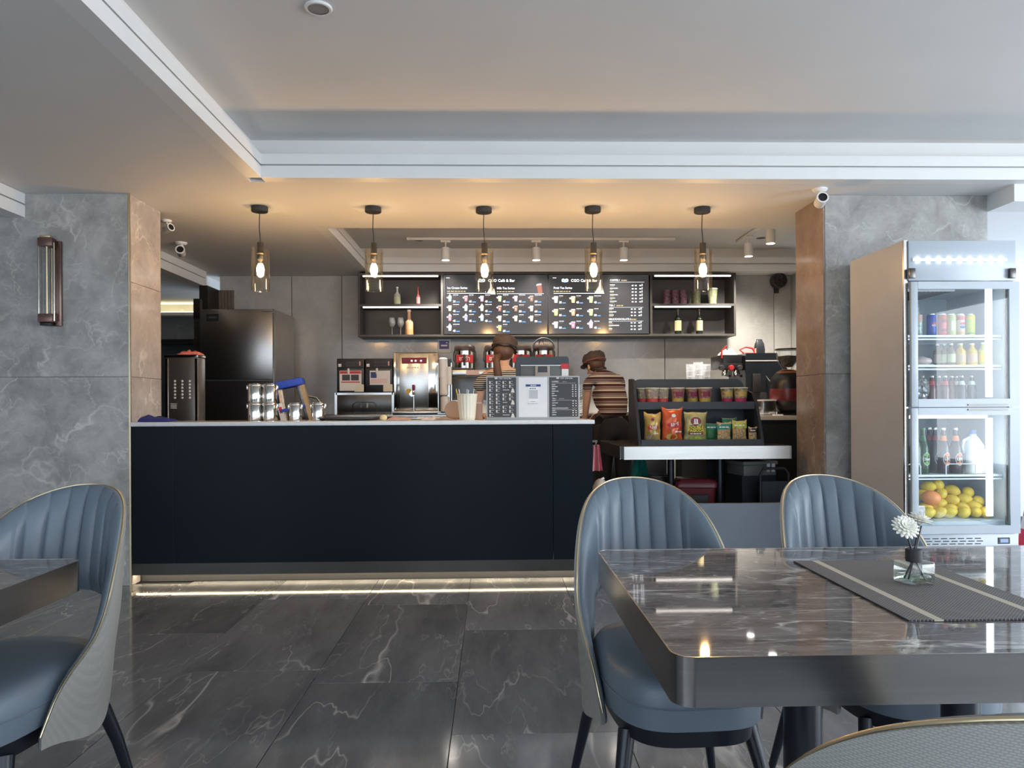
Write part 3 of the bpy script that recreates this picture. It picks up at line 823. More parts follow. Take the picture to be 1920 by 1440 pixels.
def led(x0, x1, z, par):
    o = bx('light_strip', x0 + .03, x1 - .03, YS + .012, YS + .026, z - .009, z, 'ledshelf'); inws_part(o, par); return o
def inws_part(o, par):
    o.parent = par
for x0, x1 in ((sx0 + .022, s832 - .03), (s1218 + .03, sx1 - .022)):
    sh = bx('shelf_board', x0, x1, YS + .005, YB - .02, zsh, zsh + .026, 'shelfdark'); inws(sh)
    l1 = bx('light_strip', x0 + .03, x1 - .03, YS + .012, YS + .026, zsh - .0145, zsh - .001, 'ledshelf'); l1.parent = sh
    l2 = bx('light_strip', x0 + .03, x1 - .03, YS + .012, YS + .026, zs1 - .0365, zs1 - .023, 'ledshelf'); inws(l2)

YM = YS + .02
def cup_icon(bm_c, bm_l, x, z, s, kind=0):
    """drink cup: tapering body, lid, swirl; flat print on the screen"""
    poly(bm_c, [(x - .34 * s, z + .42 * s), (x - .24 * s, z - .5 * s), (x + .24 * s, z - .5 * s), (x + .34 * s, z + .42 * s)], YM - .0270)
    if kind == 0:
        poly(bm_l, [(x - .38 * s, z + .42 * s), (x + .38 * s, z + .42 * s), (x + .30 * s, z + .56 * s), (x - .30 * s, z + .56 * s)], YM - .0272)
    else:
        poly(bm_l, [(x - .36 * s, z + .40 * s), (x + .36 * s, z + .40 * s), (x + .12 * s, z + .72 * s), (x, z + .95 * s), (x - .12 * s, z + .72 * s)], YM - .0272)
    poly(bm_l, [(x - .62 * s, z + .12 * s), (x - .34 * s, z + .02 * s), (x - .30 * s, z + .34 * s), (x - .60 * s, z + .36 * s)], YM - .0271)
    poly(bm_l, [(x - .12 * s, z + .10 * s), (x - .08 * s, z - .22 * s), (x + .08 * s, z - .22 * s), (x + .12 * s, z + .10 * s)], YM - .0273)
DRINK = {'mint': (.55, .9, .7), 'rose': (.85, .35, .45), 'pink': (.9, .55, .75), 'grey': (.6, .62, .68), 'peach': (.85, .68, .55), 'violet': (.5, .45, .75), 'white': (.85, .85, .86),
         'green': (.6, .8, .4), 'brown': (.55, .28, .18), 'cocoa': (.5, .2, .15), 'milk': (.75, .62, .55), 'amber': (.95, .65, .15), 'yellow': (.9, .85, .35), 'orange': (.95, .5, .3), 'lime': (.6, .85, .35)}
LOGO_BRAND = 'CGO Café & Bar'
def logo(bm_w, bm_b, x, z, s, yy, n=20):
    """three overlapping rings"""
    def ring(bm, cx, cz, ro, ri, y):
        A = [(cx + ro * math.cos(2 * PI * k / n), cz + ro * math.sin(2 * PI * k / n)) for k in range(n)]
        B_ = [(cx + ri * math.cos(2 * PI * k / n), cz + ri * math.sin(2 * PI * k / n)) for k in range(n)]
        for k in range(n):
            j = (k + 1) % n; poly(bm, [A[k], A[j], B_[j], B_[k]], y)
    ring(bm_w, x - .62 * s, z, .62 * s, .22 * s, yy); ring(bm_w, x + .62 * s, z, .62 * s, .22 * s, yy)
    ring(bm_b, x, z - .12 * s, .64 * s, .26 * s, yy - .0004)
STUFF = {'menu_picture', 'lettering', 'price_mark', 'small_print', 'heading', 'logo_ring', 'subheading', 'key', 'print_line'}
def screen(label, px0, px1):
    x0, x1 = XA(px0, YS), XA(px1, YS); z0, z1 = ZA(628, YS), ZA(514, YS)
    t = thing('menu_screen', label, 'screen', ((x0 + x1) / 2, YM, z0), group='menu screens')
    def put(o): o.location = -Vector(t.location); o.parent = t; return o
    put(bx('frame', x0, x1, YM - .020, YM + .30, z0, z1, 'black'))
    bm = nb(); box(bm, x0 + .008, x1 - .008, YM - .0235, YM - .020, z0 + .012, z1 - .008)
    mt = pbr('screen_dark_' + str(px0), (0.012, 0.012, 0.014), .12, var=0, emis=(0.014, 0.0135, 0.0135), estr=1.0)
    put(obj('display', bm, mt))
    return t, put
def bars(bm, x, z, n, w, h, gap, seed, y):
    """a run of unreadably small words"""
    rnd = random.Random(seed); cx = x
    for k in range(n):
        ww = w * rnd.uniform(.6, 1.3); quad(bm, cx, cx + ww, z, z + h, y); cx += ww + gap
sA, putA = screen('left menu screen showing the ice cream and milk tea series', 833, 1028)
sB, putB = screen('right menu screen showing the fruit tea, coffee and tea series', 1029, 1218)
yy = YM - .0268
def zA(u, v): p = at(820 + u * 210 / 1920, 505 + v * 130 / 1189, YM - .026); return p.x, p.z
def zB(u, v): p = at(1020 + u * 210 / 1920, 505 + v * 130 / 1189, YM - .026); return p.x, p.z
U = zA(100, 0)[0] - zA(0, 0)[0]; U /= 100     # metres per zoomed pixel
def menu_items(put, zf, items, size):
    wt, bl_, lid, sub = nb(), nb(), nb(), nb()
    cups = {}
    for (u, v, colr, price, kind) in items:
        x, z = zf(u, v)
        cups.setdefault(colr, nb())
        cup_icon(cups[colr], lid, x, z, size * U, kind)
        tx, tz = zf(u + 55, v - 60); bars(wt, tx, tz, 2, 45 * U, 10 * U, 6 * U, u + v, yy)
        tx, tz = zf(u + 55, v - 35); bars(sub, tx, tz, 2, 30 * U, 4 * U, 5 * U, u + v + 1, yy)
        tx, tz = zf(u + 52, v + 62)
        text_into(wt, price, 48 * U, tx, yy - .0003, tz, 'LEFT', .03)
        quad(bl_, tx + 58 * U, tx + 118 * U, tz - 2 * U, tz + 14 * U, yy)
    for c, b in cups.items(): put(obj('menu_picture', b, scr('drink_' + c, DRINK[c], .8)))
    put(obj('menu_picture', lid, scr('drink_lid', (.8, .8, .82), .75)))
    put(obj('lettering', wt, 'txtwhite')); put(obj('price_mark', bl_, 'txtblue')); put(obj('small_print', sub, scr('small_print', (.45, .38, .34), .6)))
menu_items(putA, zA, [(215, 505, 'mint', '25', 1), (490, 505, 'rose', '45', 0), (765, 505, 'pink', '45', 0), (215, 670, 'peach', '45', 0), (490, 670, 'grey', '45', 1), (765, 670, 'peach', '45', 1),
    (215, 838, 'rose', '45', 1), (490, 838, 'violet', '45', 1), (765, 838, 'mint', '45', 1), (215, 1008, 'white', '45', 1),
    (1070, 505, 'green', '45', 0), (1345, 505, 'pink', '45', 0), (1615, 505, 'brown', '60', 0), (1070, 675, 'cocoa', '65', 0), (1345, 675, 'brown', '50', 0), (1615, 675, 'milk', '60', 0),
    (1070, 845, 'milk', '60', 0), (1345, 845, 'milk', '50', 0), (1615, 845, 'milk', '50', 0), (1070, 1010, 'amber', '60', 0)], 92)
menu_items(putB, zB, [(205, 520, 'white', '35', 0), (500, 520, 'yellow', '45', 0), (805, 520, 'lime', '45', 0), (205, 740, 'yellow', '55', 0), (500, 740, 'orange', '65', 0), (805, 740, 'lime', '50', 0),
    (205, 955, 'white', '50', 0), (500, 955, 'rose', '60', 0), (805, 955, 'pink', '45', 1)], 108)
def headings(put, zf, lst, lx, lz, tx0):
    w, b, am = nb(), nb(), nb()
    logo(w, b, *zf(lx, lz), 48 * U, yy)
    text_into(w, LOGO_BRAND, 66 * U, *(lambda p: (p[0], yy, p[1]))(zf(tx0, lz + 24)), 'LEFT', .02)
    for txt, u, v, u1 in lst:
        x, z = zf(u, v); text_into(w, txt, 50 * U, x, yy, z, 'LEFT', .022)
        x, z = zf(u, v + 50); bars(am, x, z, 6, 42 * U, 14 * U, 14 * U, u, yy)
        xa_, za_ = zf(u, v + 82); xb_, _ = zf(u1, v + 82); quad(w, xa_, xb_, za_, za_ + 8 * U, yy)
    x, z = zf(150, 152); bars(w, x, z, 2, 26 * U, 9 * U, 4 * U, 5, yy)
    put(obj('heading', w, 'txtwhite')); put(obj('logo_ring', b, scr('logo_blue', (.35, .55, .95), .9))); put(obj('subheading', am, 'txtwarm'))
headings(putA, zA, [('Ice Cream Series', 170, 335, 970), ('Milk Tea Series', 1020, 340, 1825)], 760, 190, 870)
headings(putB, zB, [('Fruit Tea Series', 165, 335, 1035)], 360, 190, 460)
# decorative cup at the end of the milk tea heading, and the text column of the right screen
bm, bm2 = nb(), nb()
x, z = zA(1750, 345); k = 70 * U
poly(bm, [(x - k * .7, z + k), (x + k * .5, z + 1.2 * k), (x + k * .75, z - k), (x - k * .3, z - k)], yy - .0006)
poly(bm2, [(x - k * .9, z + .9 * k), (x + k * .6, z + 1.15 * k), (x + k * .4, z + 1.5 * k), (x - k * .6, z + 1.35 * k)], yy - .0007)
putA(obj('menu_picture', bm, scr('drink_cocoa', DRINK['cocoa'], .8))); putA(obj('menu_picture', bm2, scr('drink_lid', (.8, .8, .82))))
bm = nb()
for x_, z_ in ((900, 370), (930, 350), (960, 390)):
    x, z = zA(x_, z_); poly(bm, [(x - 50 * U, z - 40 * U), (x + 40 * U, z - 40 * U), (x + 15 * U, z + 60 * U), (x - 10 * U, z + 40 * U)], yy - .0006)
x, z = zB(950, 370); poly(bm, [(x - 90 * U, z - 40 * U), (x + 80 * U, z - 40 * U), (x + 40 * U, z + 110 * U), (x - 20 * U, z + 70 * U)], yy - .0006)
putB(obj('menu_picture', bm, scr('cream_pic', (.85, .82, .68), .8)))
def drink_list(put, zf, secs, usz, ybase, wmat, amat):
    w, am = nb(), nb()
    for txt, u, v, rows, u1 in secs:
        x, z = zf(u, v); text_into(w, txt, 42 * usz, x, ybase, z, 'LEFT', .02)
        x2, z2 = zf(u + 20 + 21 * len(txt) * 1.05, v); bars(am, x2, z2, 4, 20 * usz, 20 * usz, 10 * usz, v, ybase)
        xa_, za_ = zf(u, v + 22); xb_, _ = zf(u1, v + 22); quad(w, xa_, xb_, za_, za_ + 4 * usz, ybase)
        for q, rv in enumerate(rows):
            x, z = zf(u, rv); bars(w, x, z, 2 if q % 2 else 1, 75 * usz, 14 * usz, 5 * usz, rv, ybase)
            bars(am, x, z - 20 * usz, 1, 60 * usz, 6 * usz, 5 * usz, rv + 3, ybase)
            for du in (375, 430, 505):
                x, z = zf(u + du, rv + 12); quad(w, x, x + 30 * usz, z, z + 20 * usz, ybase)
            x, z = zf(u + 545, rv + 10); quad(w, x, x + 14 * usz, z, z + 34 * usz, ybase)
    put(obj('lettering', w, wmat)); put(obj('small_print', am, amat))
drink_list(putB, zB, [('COFFEE /', 1130, 200, (275, 332, 387, 443, 500, 555), 1720), ('TEA /', 1115, 632, (680, 735, 790), 1700), ('MILK/CHOCOLATE /', 1112, 868, (915, 970, 1025), 1700)], U, yy, 'txtwhite', 'txtwarm')
# ------------------------------------------------------------------ things on the wall shelf
def bottle(name, label, x, y, z, h, r, glass, lab=None, capm='gold', group=None, neck=.32, nr=.34, cat='bottle', labz=(.12, .45), n=16, sub=None):
    t = thing(name, label, cat, (x, y, z), group=group)
    hn = h * (1 - neck)
    lt('glass_body', [(0, 0), (r * .94, 0), (r, h * .02), (r, hn * .86), (r * .93, hn * .93), (r * .6, hn * 1.03), (r * nr, hn * 1.16), (r * nr, h * .96), (0, h * .96)], glass, t, n=n, cap=False)
    lt('cap', [(r * nr * 1.12, h * .93), (r * nr * 1.12, h), (0, h)], capm, t, n=12, cap=False)
    if lab:
        bm = nb(); cyl_patch(bm, (0, 0, 0), r * 1.012, -175, -5, h * labz[0], h * labz[1], 10); l = obj('label', bm, lab, t, True, 60)
        if sub: sub(l, t)
    return t
YBt = 8.24
zU_, zD_ = zsh + .026, zs0 + .022
M['wineglass'] = pbr('wine_glass_dark', (0.012, 0.018, 0.012), 0.08)
M['clearliq'] = pbr('clear_bottle', (0.50, 0.52, 0.46), 0.08)
M['rosebottle'] = pbr('rose_bottle', (0.42, 0.10, 0.10), 0.08)
M['champ'] = pbr('champagne_bottle', (0.55, 0.33, 0.20), 0.08)
bottle('spirit_bottle', 'clear bottle with pale green label on the upper left shelf', XA(746, YBt), YBt, zU_, .205, .036, 'clearliq', flat('palegreen', (.55, .6, .35)), 'white', neck=.36)
bottle('liqueur_bottle', 'slim red bottle on the upper left shelf', XA(785, YBt), YBt, zU_, .205, .022, 'rosebottle', 'pink', 'red', neck=.45)
bottle('champagne_bottle', 'champagne bottle with gold label beside two wine glasses', XA(768, YBt), YBt, zD_, .285, .045, 'champ', flat('bronzefoil', (.5, .25, .1)), flat('foil', (.7, .55, .42)), neck=.42, nr=.42, labz=(.06, .24))
M['stemware'] = thin_glass('stemware', (.97, .97, .96), 1.6, .03, haze=.10, cap=.5)
def wineglass(label, x):
    t = thing('wine_glass', label, 'glass', (x, YBt, zD_), group='wine glasses on the shelf')
    lt('foot', [(0, 0), (.032, 0), (.032, .003), (.005, .006), (.004, .008)], 'stemware', t, cap=False)
    lt('stem', [(.004, .006), (.004, .09)], 'stemware', t, n=10)
    lt('bowl', [(.004, .088), (.022, .10), (.036, .13), (.038, .15), (.031, .20), (.0295, .20), (.036, .15), (.034, .132), (.02, .104), (0, .095)], 'stemware', t, cap=False)
wineglass('left one of the two stemmed wine glasses on the lower left shelf', XA(736, YBt))
wineglass('right one of the two stemmed wine glasses, next to the champagne', XA(752, YBt))
for px, lb in ((1272, 'left one of two dark wine bottles with cream labels on the lower right shelf'), (1312, 'right one of two dark wine bottles with cream labels on the lower right shelf')):
    bottle('wine_bottle', lb, XA(px, YBt), YBt, zD_, .288, .037, 'wineglass', flat('creamlabel', (.62, .52, .28)), flat('brownfoil', (.12, .08, .06)), 'wine bottles on the lower right shelf', labz=(.16, .55))
def jar(name, label, px, w, h, bodym, lidm=None, tapered=False, y=YBt):
    t = thing(name, label, 'cup', (XA(px, y), y, zU_))
    r = w / 2
    lt('body', [(0, 0), (r * (.75 if tapered else .96), 0), (r, h * .94), (r, h)], bodym, t, n=20, cap=False)
    lt('rim', [(r * 1.03, h * .94), (r * 1.05, h * .97), (r * 1.03, h), (r * .9, h)], lidm or 'glass', t, n=20, cap=False)
    return t
M['berry'] = pbr('berry_glass', (.14, .07, .10), .2, var=.5, vscale=60)
jar('tumbler', 'leftmost dark berry patterned tumbler on the upper right shelf', 1252, .085, .165, 'berry')
jar('tumbler', 'middle dark berry patterned tumbler on the upper right shelf', 1267, .085, .165, 'berry')
jar('tumbler', 'dark berry patterned tumbler right of the two others on the upper shelf', 1282, .085, .165, 'berry')
jar('glass_jar', 'dim green glass jar behind the rightmost pendant lamp', 1306, .10, .15, pbr('jar_green', (.09, .10, .05), .3, var=.4, vscale=40))
M['limecup'] = pbr('lime_print_cup', (.40, .44, .28), .3, var=.35, vscale=30)
jar('paper_cup', 'white cup with lime print at the right end of the upper shelf', 1337, .11, .185, 'limecup', 'white', True)
# small dark round wall fan at the far right of the back wall
wf = thing('wall_fan', 'small round black fan on the back wall by the right column', 'fan', (XA(1462, 8.35), YB, ZA(526, 8.35, 1462)))
lt('housing', [(.07, -.13), (.085, -.12), (.085, -.04), (.06, -.03), (0, -.03)], 'blackmat', wf, axis='Y', cap=False)
for k in range(5): lt('guard_ring', [(.014 + k * .015, -.136), (.018 + k * .015, -.136), (.018 + k * .015, -.131), (.014 + k * .015, -.131)], 'darkgrey', wf, axis='Y', cap=False)
for k in range(6):
    a = k * PI / 3; bm = nb(); box(bm, .01, .068, -.112, -.108, -.014, .014); bm.transform(Matrix.Rotation(a, 4, 'Y')); obj('blade', bm, 'darkgrey', wf)
bx('bracket', -.02, .02, -.04, 0, -.13, -.05, 'blackmat', wf)

# ------------------------------------------------------------------ back counter and machines
ZB = 1.07
bk = thing('back_counter', 'stainless back counter under the machines along the marble wall', 'counter', (-0.2, 8.0, .15))
bx('top', XA(548, 8) + .2, 2.0, -.42, .44, ZB - .15 - .04, ZB - .15, 'steel', bk, .003)
bx('cabinet', XA(548, 8) + .22, 1.98, -.40, .44, 0, ZB - .19, 'darksteel', bk)
YMk = 7.66
def mach(name, label, cat, px0, px1, pyb, Y, zbase=None):
    xc = (XA(px0, Y) + XA(px1, Y)) / 2
    return thing(name, label, cat, (xc, Y, ZB if zbase is None else zbase)), (XA(px1, Y) - XA(px0, Y)) / 2
# twin syrup dispensers on a steel cabinet
cab, hw = mach('steel_cabinet', 'low stainless cabinet under the two black syrup dispensers', 'cabinet', 630, 737, 780, YMk)
hC = ZA(735, YMk) - ZB
bx('body', -hw, hw, 0, .5, 0, hC, 'darksteel', cab, .006)
bx('front_frame', -hw + .0, hw, -.006, 0, hC - .022, hC, 'steel', cab)
for s in (-1, 1): bx('edge_strip', s * hw - .012, s * hw + .012, -.006, .0, 0, hC, 'steel', cab)
tb('door_handle', [(-.12, -.012, .0), (-.12, -.012, .10), (-.09, -.012, .125), (.09, -.012, .125), (.12, -.012, .10), (.12, -.012, 0)], .004, 'steel', cab, 6)
for x in (-.03, .03): bx('slot', x - .008, x + .008, -.012, -.004, .07, .115, 'chrome', cab)
for k, (a, b, lb) in enumerate(((631, 683, 'left black syrup dispenser with a keypad and red and white notice'), (684, 737, 'right black syrup dispenser with a keypad and white notice'))):
    d, hw = mach('syrup_dispenser', lb, 'dispenser', a, b, 735, YMk, ZB + hC)
    hD = ZA(671, YMk) - ZB - hC
    bx('housing', -hw, hw - .004, .02, .34, .0, hD, 'black', d, .008)
    kp = bx('keypad', -hw + .008, hw - .012, .004, .02, hD - .10, hD - .012, 'blackmat', d, .003)
    for q in range(10):
        bx('key', -hw + .10 + (q % 5) * .026, -hw + .118 + (q % 5) * .026, .0, .004, hD - .052 - .030 * (q // 5), hD - .032 - .030 * (q // 5), 'darkgrey', kp)
    bx('indicator', hw - .050, hw - .036, .0, .004, hD - .075, hD - .03, 'pink', kp)
    bx('indicator', -hw + .02, -hw + .05, .0, .004, hD - .085, hD - .055, 'paper', kp)
    lt('spout', [(.012, -.03), (.014, 0), (.010, .03)], 'white', d, (-.02, .012, hD - .13), 12)
    n_ = bx('notice', -hw + .03 + .02 * k, hw - .03, .010, .0185, hD - (.33 if k == 0 else .27), hD - .125, 'paper', d)
    if k == 0:
        bx('red_band', -hw + .034, hw - .034, .0085, .010, hD - .155, hD - .13, 'red', n_)
        for s in (-.045, .045): bx('picture', s - .04, s + .04, .0085, .010, hD - .225, hD - .165, 'darkgrey', n_)
        bx('red_band', -hw + .045, hw - .045, .0085, .010, hD - .247, hD - .236, 'red', n_)
    else:
        bx('picture', -hw + .06, -hw + .12, .0085, .010, hD - .20, hD - .14, 'navy', n_)
        for q in range(4): bx('print_line', -hw + .06, hw - .06, .0085, .010, hD - .215 - .012 * q, hD - .211 - .012 * q, 'pink', n_)
    bx('tag', hw - .10, hw - .005, .008, .0185, .01, .085, 'cream', d)
# hot water boiler
bo, hw = mach('water_boiler', 'tall stainless hot water boiler with a tap and dark display strip', 'boiler', 738, 822, 775, YMk)
hB = ZA(660, YMk) - ZB
bx('body', -hw, hw, 0, .42, .035, hB, 'chrome', bo, .012)
fp = bx('front_panel', -hw + .06, hw - .10, -.010, .0, .05, hB - .012, 'steel', bo, .004)
ds = bx('display', -hw + .085, hw - .115, -.014, -.010, hB - .115, hB - .055, 'maroon', bo)
for x in (-.04, .0, .055): bx('indicator', x - .008, x + .008, -.016, -.014, hB - .095, hB - .080, glow('boiler_red_%d' % int(x * 1000), (1, .5, .5), 1.5), ds)
bm = nb(); bars(bm, -.09, hB - .165, 5, .026, .014, .006, 4, -.0107); obj('lettering', bm, 'paper', bo)
lt('valve', [(.03, -.03), (.03, -.010)], 'chrome', bo, (-.035, 0, .21), 16, 'Y')
lt('dial', [(0, -.036), (.024, -.034), (.024, -.028)], 'yellow', bo, (-.075, 0, .235), 16, 'Y', cap=False)
tb('tap', [(-.02, -.02, .24), (-.02, -.07, .235), (-.02, -.085, .20)], .011, 'chrome', bo, 8)
bx('tap_handle', -.032, -.008, -.075, -.045, .245, .30, 'maroon', bo, .004)
tb('drip_pipe', [(-.02, -.03, .19), (-.02, -.03, .0)], .008, 'chrome', bo, 8)
bx('drip_tray', -hw, hw + .03, -.10, .05, 0, .03, 'steel', bo, .004)
for s in (-1, 1): bx('corner_post', s * (hw - .014) - .012, s * (hw - .014) + .012, -.006, .01, .04, hB - .005, 'chrome', bo, .003)
# cup tower
cw = thing('cup_dispenser', 'upright cup rack with stacks of white lids beside the boiler', 'cup rack', (XA(835, YMk), YMk - .07, ZB))
bx('rack_plate', -.07, .065, .04, .06, 0, .56, 'black', cw)
for s in (-1, 1): tb('rack_rod', [(s * .066, .0, 0), (s * .066, .0, .52)], .006, 'chrome', cw, 6)
bx('rack_foot', -.07, .07, -.06, .06, 0, .012, 'steel', cw)
for k, (x, z0, z1) in enumerate(((-.015, .36, .56), (-.01, .19, .37), (.0, .02, .17))):
    prof = [(0, z1 + .015), (.028, z1 + .012)]
    nz = 9
    for q in range(nz):
        z = z1 - (z1 - z0) * q / nz; prof += [(.045, z), (.043, z - (z1 - z0) / nz * .6)]
    prof += [(.036, z0), (0, z0)]
    lt('lid_stack', prof, 'white', cw, (x, 0, 0), 20, cap=False)
tb('lid_stack', [(.045, -.01, .30), (.045, -.01, .48)], .026, 'white', cw, 14)
# framed notice on the wall
nt = thing('wall_notice', 'white framed notice with a purple print hanging under the left end of the screens', 'notice', (XA(833, 8.4), YB - .001, ZA(661, 8.4)))
bx('frame', -.075, .075, -.015, 0, 0, .165, 'paper', nt, .003)
bx('print', -.055, .055, -.018, -.015, .045, .135, flat('purple', (.10, .07, .25)), nt)
bx('print_line', -.035, .035, -.0195, -.018, .075, .092, 'paper', nt); bx('print_line', .02, .04, -.0195, -.018, .11, .12, 'paper', nt)
# riser with the tea barrels
ri, hw = mach('steel_riser', 'stainless riser shelf carrying the row of drink barrels', 'shelf', 838, 1045, 700, YMk)
zr = ZA(695, 7.8) - ZB
bx('deck', -hw, hw, -.06, .36, zr - .055, zr, 'steel', ri, .003)
for s in (-1, 1):
    for y in (-.04, .34): bx('leg', s * (hw - .02) - .014, s * (hw - .02) + .014, y - .014, y + .014, 0, zr - .055, 'steel', ri)
bx('lower_deck', -hw + .03, hw - .03, -.02, .34, .12, .14, 'steel', ri)
bx('price_strip', -hw + .20, -hw + .33, -.063, -.060, zr - .05, zr - .005, flat('palepink', (.75, .55, .52)), ri)
def barrel(label, px, handle=False, h=.265, word=True):
    t = thing('drink_barrel', label, 'barrel', (XA(px, 7.84), 7.84, ZB + zr), group='insulated steel drink barrels')
    r = .106
    lt('base', [(0, 0), (r, 0), (r * 1.02, .012), (r * 1.02, .026), (r, .03)], 'darkgrey', t, cap=False)
    lt('steel_wall', [(r, .028), (r, h - .055)], 'chrome', t, n=32)
    l = lt('lid', [(r * 1.03, h - .058), (r * 1.05, h - .045), (r * 1.04, h - .02), (r * .93, h), (r * .4, h + .012), (0, h + .014)], pbr('barrel_lid', (.045, .03, .026), .35) if 'barrel_lid' not in bpy.data.materials else bpy.data.materials['barrel_lid'], t, n=32, cap=False)
    for s in (-1, 1):
        tb('side_handle', [(s * (r + .001), 0, h - .05), (s * (r + .010), 0, h - .08), (s * (r + .010), 0, h - .15), (s * (r + .001), 0, h - .17)], .007, 'darkgrey', t, 6)
    if handle:
        tb('carry_handle', [(.112 * math.cos(a), .0, h - .03 + .11 * math.sin(a)) for a in [PI * k / 12 for k in range(13)]], .008, 'darkgrey', t, 6)
        tb('lid_grip', [(-.05, 0, h + .01), (-.04, 0, h + .05), (-.01, 0, h + .055), (0, 0, h + .01)], .006, 'darkgrey', t, 6)
    bm = nb(); cyl_patch(bm, (0, 0, 0), r * 1.01, -145, -35, .085, .165, 12); lb = obj('red_label', bm, 'red', t, True)
    if word:
        bm = nb(); text_wrap(bm, 'ชาดำ', .062, (0, 0, 0), r * 1.022, .105); obj('lettering', bm, 'paper', lb)
    tb('tap', [(0, -r, .10), (0, -r - .045, .10), (0, -r - .045, .05)], .012, 'black', t, 8)
    bx('tap_lever', -.012, .012, -r - .058, -r - .032, .10, .165, 'black', t, .003)
    return t
barrel('leftmost steel drink barrel with red label, left of the worker', 872)
barrel('steel drink barrel mostly hidden behind the head of the left worker', 928)
barrel('steel drink barrel with red label just right of the left worker', 977, word=False)
barrel('rightmost steel drink barrel with a carrying handle above the till', 1020, True, word=False)
# big steel refrigerator at left
fr = thing('steel_refrigerator', 'tall stainless refrigerator at the left behind the bar', 'refrigerator', (XA(447, 7.6), 7.6, .15))
hw = (XA(517, 7.6) - XA(378, 7.6)) / 2; hF = ZA(580, 7.6, 447) - .15; zsplit = ZA(713, 7.6, 447) - .15
bx('cabinet', -hw, hw, .02, .72, 0, hF, pbr('cabinet_side_steel', (.40, .385, .37), .35, .8), fr)
dU = bx('upper_door', -hw + .002, hw - .016, -.03, .02, zsplit + .006, hF - .002, 'fridgesteel', fr, .006)
dL = bx('lower_door', -hw + .002, hw - .016, -.03, .02, .10, zsplit - .006, 'black', fr, .006)
bx('edge_strip', hw - .014, hw, -.032, .02, .10, hF, 'steel', fr)
bx('name_plate', -hw + .07, -hw + .19, -.034, -.03, hF - .12, hF - .05, 'black', dU)
bx('name_print', -hw + .09, -hw + .17, -.036, -.034, hF - .095, hF - .075, 'darkgrey', dU)
bx('hinge', hw - .12, hw - .012, -.04, -.03, hF - .035, hF - .02, 'steel', fr)
bx('kickplate', -hw + .01, hw - .01, 0, .02, 0, .095, 'blackmat', fr)
# steel corner post left of it
cp = thing('corner_post', 'pale metal corner post left of the stainless refrigerator', 'post', (XA(372, 7.9), 7.9, .15))
bx('post', -.03, .03, -.03, .03, 0, ZA(597, 7.9) - .15, 'steel', cp); bx('post_cap', -.034, .034, -.034, .034, ZA(597, 7.9) - .15, ZA(560, 7.9) - .15, 'darksteel', cp)
# ice machine
im = thing('ice_machine', 'stainless machine with dotted vents at the left end of the bar', 'machine', (XA(340.5, 6.35), 6.35, .15))
hw = (XA(371, 6.35) - XA(310, 6.35)) / 2; hI = ZA(670, 6.35, 345) - .15
bx('cabinet', -hw, hw, .0, .17, 0, hI, pbr('warm_brushed_steel', (.46, .42, .39), .3, .9, var=.05), im, .008)
for s in (-1, 1): bx('edge_strip', s * (hw - .012) - .010, s * (hw - .012) + .010, -.005, .0, .05, hI - .01, 'chrome', im)
bx('lid', -hw - .004, hw + .004, -.008, .17, hI, hI + .022, 'chrome', im, .004)
for ix in range(3):
    for iz in range(6):
        lt('vent', [(0, -.004), (.010, -.002), (.010, .001)], 'white', im, (-.055 + ix * .062, 0, hI - .20 - iz * .028), 10, 'Y', cap=False)
gq = bx('sticker', -.095, -.035, -.003, 0, hI - .44, hI - .38, 'darkgrey', im)
for k in range(4): bx('print_line', -.09, -.04, -.0045, -.003, hI - .43 + k * .012, hI - .424 + k * .012, 'paper', gq)
def cloth(name, label, loc, w, d, h, mat, seed, cat='cloth', nx=14, ny=10):
    rnd = random.Random(seed); bm = nb(); G = []
    for j in range(ny + 1):
        row = []
        for i in range(nx + 1):
            u, v = i / nx, j / ny
            e = math.sin(PI * u) ** .5 * math.sin(PI * v) ** .5 if 0 < u < 1 and 0 < v < 1 else 0
            nzv = mnoise.noise(Vector((u * 4 + seed, v * 4, seed * .3)))
            row.append(bm.verts.new(((u - .5) * w + .06 * w * mnoise.noise(Vector((v * 3, u * 3, seed))), (v - .5) * d + .05 * d * nzv, .003 + max(0, h * e * (.55 + .9 * nzv)))))
        G.append(row)
    for a, b in zip(G, G[1:]):
        for i in range(nx): bm.faces.new((a[i], a[i + 1], b[i + 1], b[i]))
    ext = bmesh.ops.extrude_face_region(bm, geom=bm.faces[:])
    for v in [g for g in ext['geom'] if isinstance(g, bmesh.types.BMVert)]: v.co.z += .004
    o = obj(name, bm, mat, None, True, 60); o.location = loc; tag(o, label, cat); return o
flat('coral', (.75, .2, .16))
cloth('cleaning_cloth', 'coral cleaning cloth lying on top of the vented machine', (XA(358, 6.43), 6.435, .15 + hI + .022), .17, .15, .05, 'coral', 3)
cloth('blue_cloth', 'crumpled blue cloth at the far left end of the worktop', (XA(285, 5.4), 5.42, 1.05), .26, .22, .045, flat('clothblue', (.012, .02, .16), .8), 5)

